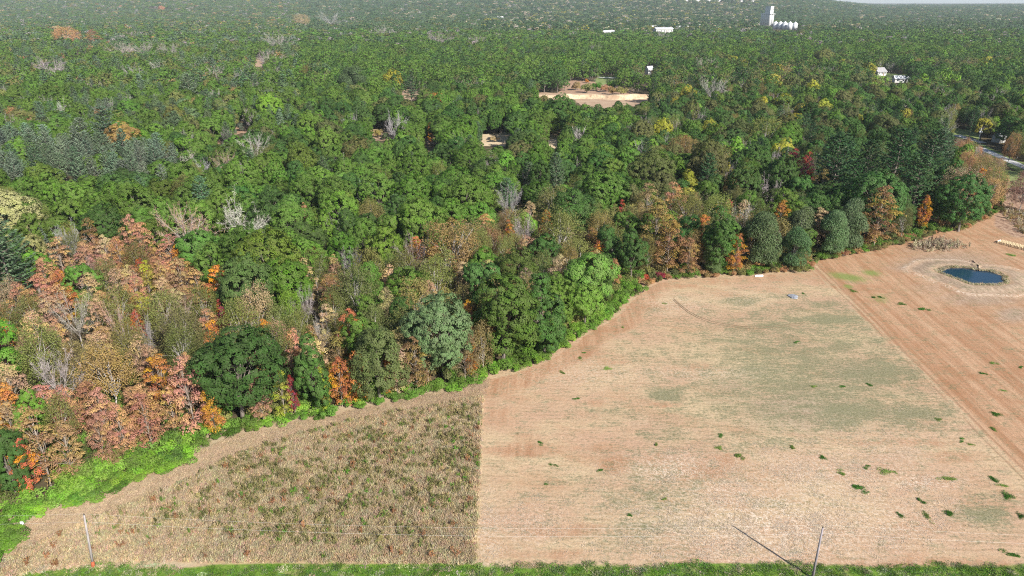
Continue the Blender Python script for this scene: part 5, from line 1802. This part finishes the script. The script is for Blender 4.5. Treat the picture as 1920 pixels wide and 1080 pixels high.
# ---------------------------------------------------------------- utility poles and wires
M_POLE = plain('weathered_pole', (0.29, 0.26, 0.255), .85, .3, 2.0, .15, stretch=(3, 3, .3))
M_POLE2 = plain('dark_pole', (0.26, 0.23, 0.25), .85, .3, 2.0, .15, stretch=(3, 3, .3))
M_WIRE = plain('aluminium_wire', (0.75, 0.74, 0.72), .35, .05, 1.0, .5)
M_PORC = plain('insulator', (0.06, 0.05, 0.05), .3, .2, 5.0, .5)
M_RUSTY = plain('red_brown_guard', (0.36, 0.10, 0.05), .8, .3, 5.0, .2)
M_WHITE = plain('white_paint', (0.80, 0.80, 0.78), .6, .06, 2.0, .3)
M_STEEL = plain('grey_steel', (0.42, 0.44, 0.46), .45, .15, 2.0, .4)


def utility_pole(x, y, h, mat, label, guard=False, crossarm=False, rz=0.0, top=None):
    r = bpy.data.objects.new('utility_pole', None)
    COL.objects.link(r)
    r.location = (x, y, 0)
    r.rotation_euler = (0, 0, rz)
    mb = MB()
    mb.tube([(0, 0, -.4), (0, 0, h * .5), (0, 0, h)], [.20, .165, .125], 10)
    obj('pole', mb.mesh('pole', [mat], True), r)
    mb = MB()
    mb.tube([(0, 0, h - .02), (0, 0, h + .10), (0, 0, h + .16), (0, 0, h + .30)], [.05, .11, .07, .05], 8)
    obj('insulator', mb.mesh('insulator', [M_PORC], True), r)
    mb = MB()
    mb.tube([(.13, 0, h - 1.30), (.22, 0, h - 1.30), (.30, 0, h - 1.30)], [.06, .09, .06], 8)
    obj('bracket', mb.mesh('bracket', [M_PORC]), r)
    if guard:
        mb = MB()
        mb.tube([(0, 0, -.1), (0, 0, .6), (0, 0, 1.0)], [.30, .27, .21], 10)
        obj('base_guard', mb.mesh('base_guard', [M_RUSTY]), r)
    if crossarm:
        mb = MB()
        mb.box((0, -.2, h - .5), (2.8, .16, .18))
        obj('crossarm', mb.mesh('crossarm', [M_POLE]), r)
        for s in (-1, 1):
            mb = MB()
            mb.tube([(.55 * s, -.25, h - 3.0), (.55 * s, -.25, h - 2.9), (.55 * s, -.25, h - 1.9), (.55 * s, -.25, h - 1.8)], [.2, .42, .42, .2], 12)
            obj('transformer', mb.mesh('transformer', [M_STEEL], True), r)
        for xx in (-1.3, 0, 1.3):
            mb = MB()
            mb.tube([(xx, -.2, h - .41), (xx, -.2, h - .2)], [.07, .05], 8)
            obj('insulator', mb.mesh('insulator', [M_PORC]), r)
    if top is not None:             # the old pole leans a little
        r.rotation_euler = (Vector(top) - Vector((x, y, 0))).to_track_quat('Z', 'Y').to_euler()
    tag(r, label, 'utility pole', 'utility poles')
    return r


PL = unproj(157.5, 966, 9.6)
PB_ = unproj(175, 1062)
PR = unproj(1543, 989, 9.6)
utility_pole(PB_[0], PB_[1], float(np.linalg.norm(PL - PB_)), M_POLE, 'pale wooden utility pole with a red-brown base beside the weed field', guard=True, top=PL)
utility_pole(PR[0], PR[1], 9.5, M_POLE2, 'thin dark utility pole in the straw field casting a long shadow')
span = PR[:2] - PL[:2]
W0p = PL[:2] - span * 1.0
W3p = PR[:2] + span * 1.0
for zoff, rad, lab in ((9.85, .005, 'upper pale power line strung along the field poles'), (8.35, .006, 'lower pale power line strung along the field poles')):
    mb = MB()
    pts = []
    for a, b, za, zb in ((W0p, PL[:2], 9.3, 9.6), (PL[:2], PR[:2], 9.6, 9.8), (PR[:2], W3p, 9.8, 9.5)):
        for k in range(24):
            t = k / 24
            p = a + (b - a) * t
            off = np.array([0, -.0]) if zoff > 9 else np.array([.30, 0])
            pts.append((p[0] + off[0], p[1] + off[1], za + (zb - za) * t + zoff - 9.6 - 1.5 * 4 * t * (1 - t)))
    pts.append((W3p[0], W3p[1], zoff - .1))
    mb.tube(pts, [rad] * len(pts), 5)
    tag(obj('power_line', mb.mesh('power_line', [M_WIRE], True)), lab, 'power line', 'power lines')
PT = unproj(1833.5, 268)
utility_pole(PT[0], PT[1], 9.0, M_WHITE, 'pale utility pole with crossarm and transformers beside the far driveway', crossarm=True, rz=-.2)

# ---------------------------------------------------------------- timber frame, scraps
M_TIMBER = plain('fresh_timber', (0.66, 0.54, 0.34), .8, .15, 3.0, .2)
r = bpy.data.objects.new('timber_frame', None)
COL.objects.link(r)
A, B = unproj(1873, 455)[:2], unproj(1932, 470)[:2]
dv = (B - A) / np.linalg.norm(B - A)
r.location = (*((A + B) / 2), 0)
r.rotation_euler = (0, 0, math.atan2(dv[1], dv[0]))
Lf = float(np.linalg.norm(B - A))
mb = MB()
mb.box((0, 0, 0), (Lf, .16, .16))
rail = mb.mesh('rail', [M_TIMBER])
mb = MB()
mb.box((0, 0, 0), (.14, 3.4, .10))
slat = mb.mesh('slat', [M_TIMBER])
mb = MB()
mb.box((0, 0, 0), (.16, .16, .7))
post = mb.mesh('post', [M_TIMBER])
for yy, zz in ((-1.7, .75), (-.6, .75), (.6, .75), (1.7, .75), (-1.7, .28), (1.7, .28)):
    obj('rail', rail, r, (0, yy, zz))
for i in range(17):
    obj('slat', slat, r, (-Lf / 2 + .3 + i * (Lf - .6) / 16, RNG.normal() * .06, .882), RNG.normal() * .03)
for i in range(5):
    for s in (-1, 1):
        obj('post', post, r, (-Lf / 2 + .4 + i * (Lf - .8) / 4, s * 1.86, .36))
mb = MB()
mb.box((0, 0, 0), (.06, 2.2, .8))
obj('end_sheet', mb.mesh('end_sheet', [M_WHITE]), r, (-Lf / 2 - .3, .4, .42))
tag(r, 'pale slatted timber frame lying on bare soil beside the pond', 'timber frame')


def scrap(name, u, v, build, label, cat, rz=0.0):
    p = unproj(u, v)
    mb = MB()
    mats = build(mb)
    o = obj(name, mb.mesh(name, mats), None, (p[0], p[1], .06), rz)
    return tag(o, label, cat)


def plank_b(mb):
    mb.box((0, 0, .18), (2.6, .36, .36))
    mb.box((.1, .05, .42), (2.2, .26, .12), rz=.04)
    return [M_WHITE]


def slab_b(mb):
    n = 14
    a = np.arange(n) * 2 * math.pi / n
    rr = 1.0 + .12 * np.sin(3 * a) + .08 * np.sin(5 * a + 1)
    bot = np.stack([np.cos(a) * rr * 1.45, np.sin(a) * rr * 1.7, np.zeros(n)], -1)
    top = bot * np.array([.9, .9, 1]) + np.array([0, 0, .22])
    mid = bot * np.array([.4, .4, 1]) + np.array([0, 0, .30])
    mb.add(np.concatenate([bot, top, mid]), [(i, (i + 1) % n, n + (i + 1) % n, n + i) for i in range(n)] + [(n + i, n + (i + 1) % n, 2 * n + (i + 1) % n, 2 * n + i) for i in range(n)] + [tuple(2 * n + i for i in range(n))])
    return [plain('grey_stone', (.25, .26, .29), .7, .35, 1.6)]


def stone_b(mb):
    n = 9
    a = np.arange(n) * 2 * math.pi / n
    for k, (s, z) in enumerate(((1.0, 0), (1.05, .25), (.7, .5))):
        pass
    rr = 1 + .15 * np.sin(2 * a + 1)
    L = [np.stack([np.cos(a) * rr * s, np.sin(a) * rr * s * .7, np.full(n, z)], -1) for s, z in ((.7, 0), (.75, .3), (.45, .55))]
    mb.add(np.concatenate(L), [(j * n + i, j * n + (i + 1) % n, (j + 1) * n + (i + 1) % n, (j + 1) * n + i) for j in range(2) for i in range(n)] + [tuple(2 * n + i for i in range(n))])
    return [M_WHITE]


def sign_b(mb):
    mb.box((0, 0, .55), (.08, .08, 1.1))
    mb.box((0, -.06, 1.15), (.55, .05, .5))
    return [M_WHITE]


scrap('white_beam', 1423, 518.5, plank_b, 'white painted beam lying against the wood edge', 'beam', .04)
scrap('flat_stone', 1487, 556.5, slab_b, 'flat grey stone slab lying on the mown field', 'stone')
scrap('white_stone', 1580, 478.5, stone_b, 'small white stone under the soft grey-green tree', 'stone')
scrap('marker_sign', 45, 991, sign_b, 'small white marker sign beside the bright green shrubs', 'sign')

# ---------------------------------------------------------------- buildings
M_CONC = plain('white_concrete', (0.60, 0.60, 0.60), .8, .06, .15, .2)
M_ROOFW = plain('white_metal_roof', (0.58, 0.59, 0.61), .6, .12, .3, .2)
M_ROOFG = plain('grey_shingle', (0.30, 0.29, 0.30), .85, .2, 1.0, .2)
M_WALLW = plain('white_siding', (0.55, 0.55, 0.53), .7, .06, 1.0, .2)
M_GLASS = plain('window_glass', (0.03, 0.04, 0.055), .15, .2, 1.0, .5)
M_DOOR = plain('door_paint', (0.20, 0.12, 0.09), .6, .2, 1.0, .3)


def at(u, Y, z=0.0):
    d = Y * CP - (z - CAM_H) * SP
    return np.array([(u - 960) / F_PX * d, Y, z])


def house(name, u, Y, w, dp, h, rise, rz, wall, roof, label, cat='house', nwin=3, base=None):
    p = at(u, Y, 0)
    z0 = float(hills(p[0], p[1])) if base is None else base
    p = at(u, Y, z0)
    r = bpy.data.objects.new(name, None)
    COL.objects.link(r)
    r.location = (p[0], p[1], z0)
    r.rotation_euler = (0, 0, rz)
    mb = MB()
    x, y = w / 2, dp / 2
    V = [(-x, -y, 0), (x, -y, 0), (x, y, 0), (-x, y, 0), (-x, -y, h), (x, -y, h), (x, y, h), (-x, y, h), (-x, 0, h + rise), (x, 0, h + rise)]
    mb.add(V, [(0, 1, 5, 4), (1, 2, 6, 9, 5), (2, 3, 7, 6), (3, 0, 4, 8, 7)])
    obj('wall', mb.mesh('wall', [wall]), r)
    mb = MB()
    e, t = .05 * dp + .3, .25
    sl = rise / y
    for s in (-1, 1):
        yo, zo = s * (y + e), h - e * sl
        V = [(-x - e, yo, zo + .05), (x + e, yo, zo + .05), (x + e, 0, h + rise + .05), (-x - e, 0, h + rise + .05)]
        V += [(a, b, c + t) for a, b, c in V]
        mb.add(V, [(3, 2, 1, 0), (4, 5, 6, 7), (0, 1, 5, 4), (1, 2, 6, 5), (2, 3, 7, 6), (3, 0, 4, 7)])
    obj('roof', mb.mesh('roof', [roof]), r)
    for i in range(nwin):
        mb = MB()
        xx = -x + w * (i + .5) / nwin
        mb.box((xx, -y - .03, h * .58), (min(1.6, w / nwin * .45), .08, h * .36))
        obj('window', mb.mesh('window', [M_GLASS]), r)
    mb = MB()
    mb.box((-x + w * .5 + w / nwin * .5 * (1 if nwin % 2 else 0), -y - .04, h * .36), (1.3, .1, h * .72))
    obj('door', mb.mesh('door', [M_DOOR]), r)
    tag(r, label, cat)
    return r


house('house', 1217, 880, 7.5, 6, 6.0, 3.0, .5, M_WALLW, M_ROOFW, 'white gabled house peeping through trees behind the sand pit')
house('house', 1646, 860, 15, 10, 5.0, 4.0, .45, M_WALLW, M_ROOFG, 'house with grey roof and white gable beside a driveway')
house('house', 1690, 785, 17, 8, 4.2, 2.6, -.1, M_WALLW, M_ROOFW, 'low house with a bright white roof beyond the dark trees')
house('house', 1872, 436, 6, 5, 3.6, 1.6, .4, M_WALLW, M_ROOFW, 'little white shed near the far utility pole', 'shed', 1)
house('barn', 938, 3250, 24, 20, 13, 7, .4, M_WALLW, M_ROOFW, 'lone white barn in the pale far woods')
house('warehouse', 1243, 2080, 48, 26, 13, 3, .12, M_WALLW, M_ROOFW, 'long white low building among distant trees', 'warehouse', 5)
house('warehouse', 1278, 2160, 34, 22, 14, 4, -.2, M_WALLW, M_ROOFW, 'shorter white building next to the long white one', 'warehouse', 4)
house('warehouse', 1226, 2200, 22, 16, 15, 3, .2, M_CONC, M_ROOFW, 'small white building behind the long low one', 'warehouse', 3)
house('warehouse', 1141, 1960, 34, 20, 10, 3.5, .1, M_WALLW, M_ROOFW, 'white roofed building on its own in the distant trees', 'warehouse', 4)
house('warehouse', 1318, 4850, 330, 90, 17, 6, .03, M_CONC, M_ROOFW, 'very long white warehouse on the horizon', 'warehouse', 8)
house('warehouse', 1402, 4800, 150, 80, 13, 5, .03, M_CONC, M_ROOFW, 'white warehouse at the end of the very long one on the horizon', 'warehouse', 5)
house('house', 1313, 2350, 16, 12, 12, 5, .3, M_WALLW, M_ROOFW, 'small white house in trees left of the grain elevator')

# grain elevator
p = at(1436, 2400, 0)
z0 = float(hills(p[0], p[1]))
r = bpy.data.objects.new('grain_elevator', None)
COL.objects.link(r)
r.location = (p[0], p[1], z0)
r.rotation_euler = (0, 0, math.radians(20))
HB, HT = 45.0 - z0, 66.0 - z0
binm = MB()
binm.tube([(0, 0, -1), (0, 0, HB - 2), (0, 0, HB)], [5.0, 5.0, 5.0], 20)
binme = binm.mesh('bin', [M_CONC], True)
for i in range(2):
    for j in range(5):
        obj('bin', binme, r, (-4.2 + i * 8.8, -18 + j * 9.2, 0))
mb = MB()
mb.box((.2, 0, HB + .6), (19, 50, 1.6))
obj('roof_slab', mb.mesh('roof_slab', [M_CONC]), r)
mb = MB()
mb.box((-2.0, -8, HB + 1.4 + (HT - HB) / 2), (12, 26, HT - HB))
hh = obj('headhouse', mb.mesh('headhouse', [M_CONC]), r)
for i in range(3):
    mb = MB()
    mb.box((-6 + 4 * i, -21.06, HB + 14), (1.6, .12, 2.6))
    obj('window', mb.mesh('window', [M_GLASS]), hh)
mb = MB()
mb.box((-2.0, -8, HT + 1.9), (13, 27, .9))
obj('roof', mb.mesh('roof', [M_CONC]), hh)
tag(r, 'tall white concrete grain elevator rising above the distant trees', 'grain elevator')

for i, (u, Y) in enumerate([(1453, 2370), (1462, 2355), (1470.5, 2340), (1480, 2320), (1489.5, 2290)]):
    p = at(u, Y, 0)
    z0 = float(hills(p[0], p[1]))
    r = bpy.data.objects.new('grain_bin', None)
    COL.objects.link(r)
    r.location = (p[0], p[1], z0)
    mb = MB()
    top = 19.0 - z0
    mb.tube([(0, 0, -1), (0, 0, top)], [7.4, 7.4], 24)
    obj('shell', mb.mesh('shell', [M_ROOFW], True), r)
    mb = MB()
    mb.tube([(0, 0, top - .1), (0, 0, top + 5.6), (0, 0, top + 6.6)], [7.9, .9, .6], 24)
    obj('roof', mb.mesh('roof', [M_ROOFW]), r)
    mb = MB()
    mb.box((2.0, -7.5, top * .5), (.5, .4, top))
    obj('ladder', mb.mesh('ladder', [M_STEEL]), r)
    tag(r, f'white steel grain bin with conical roof, {ORD[i]} from the grain elevator', 'grain bin', 'grain bins in a row')

# ---------------------------------------------------------------- the air
mh, nt, out = new_mat('haze')
pv = nt.nodes.new('ShaderNodeVolumePrincipled')
pv.inputs['Color'].default_value = (.78, .89, 1.0, 1)
pv.inputs['Density'].default_value = HAZE_D
pv.inputs['Anisotropy'].default_value = 0.0
nt.links.new(pv.outputs[0], out.inputs['Volume'])
mb = MB()
zt = 165.0
mb.box((0, 11000, (zt - 14) / 2 ), (54000, 27400, zt + 14))
hz = obj('haze', mb.mesh('haze', [mh]))
tag(hz, 'thin pale blue autumn haze over the woods', kind='stuff')
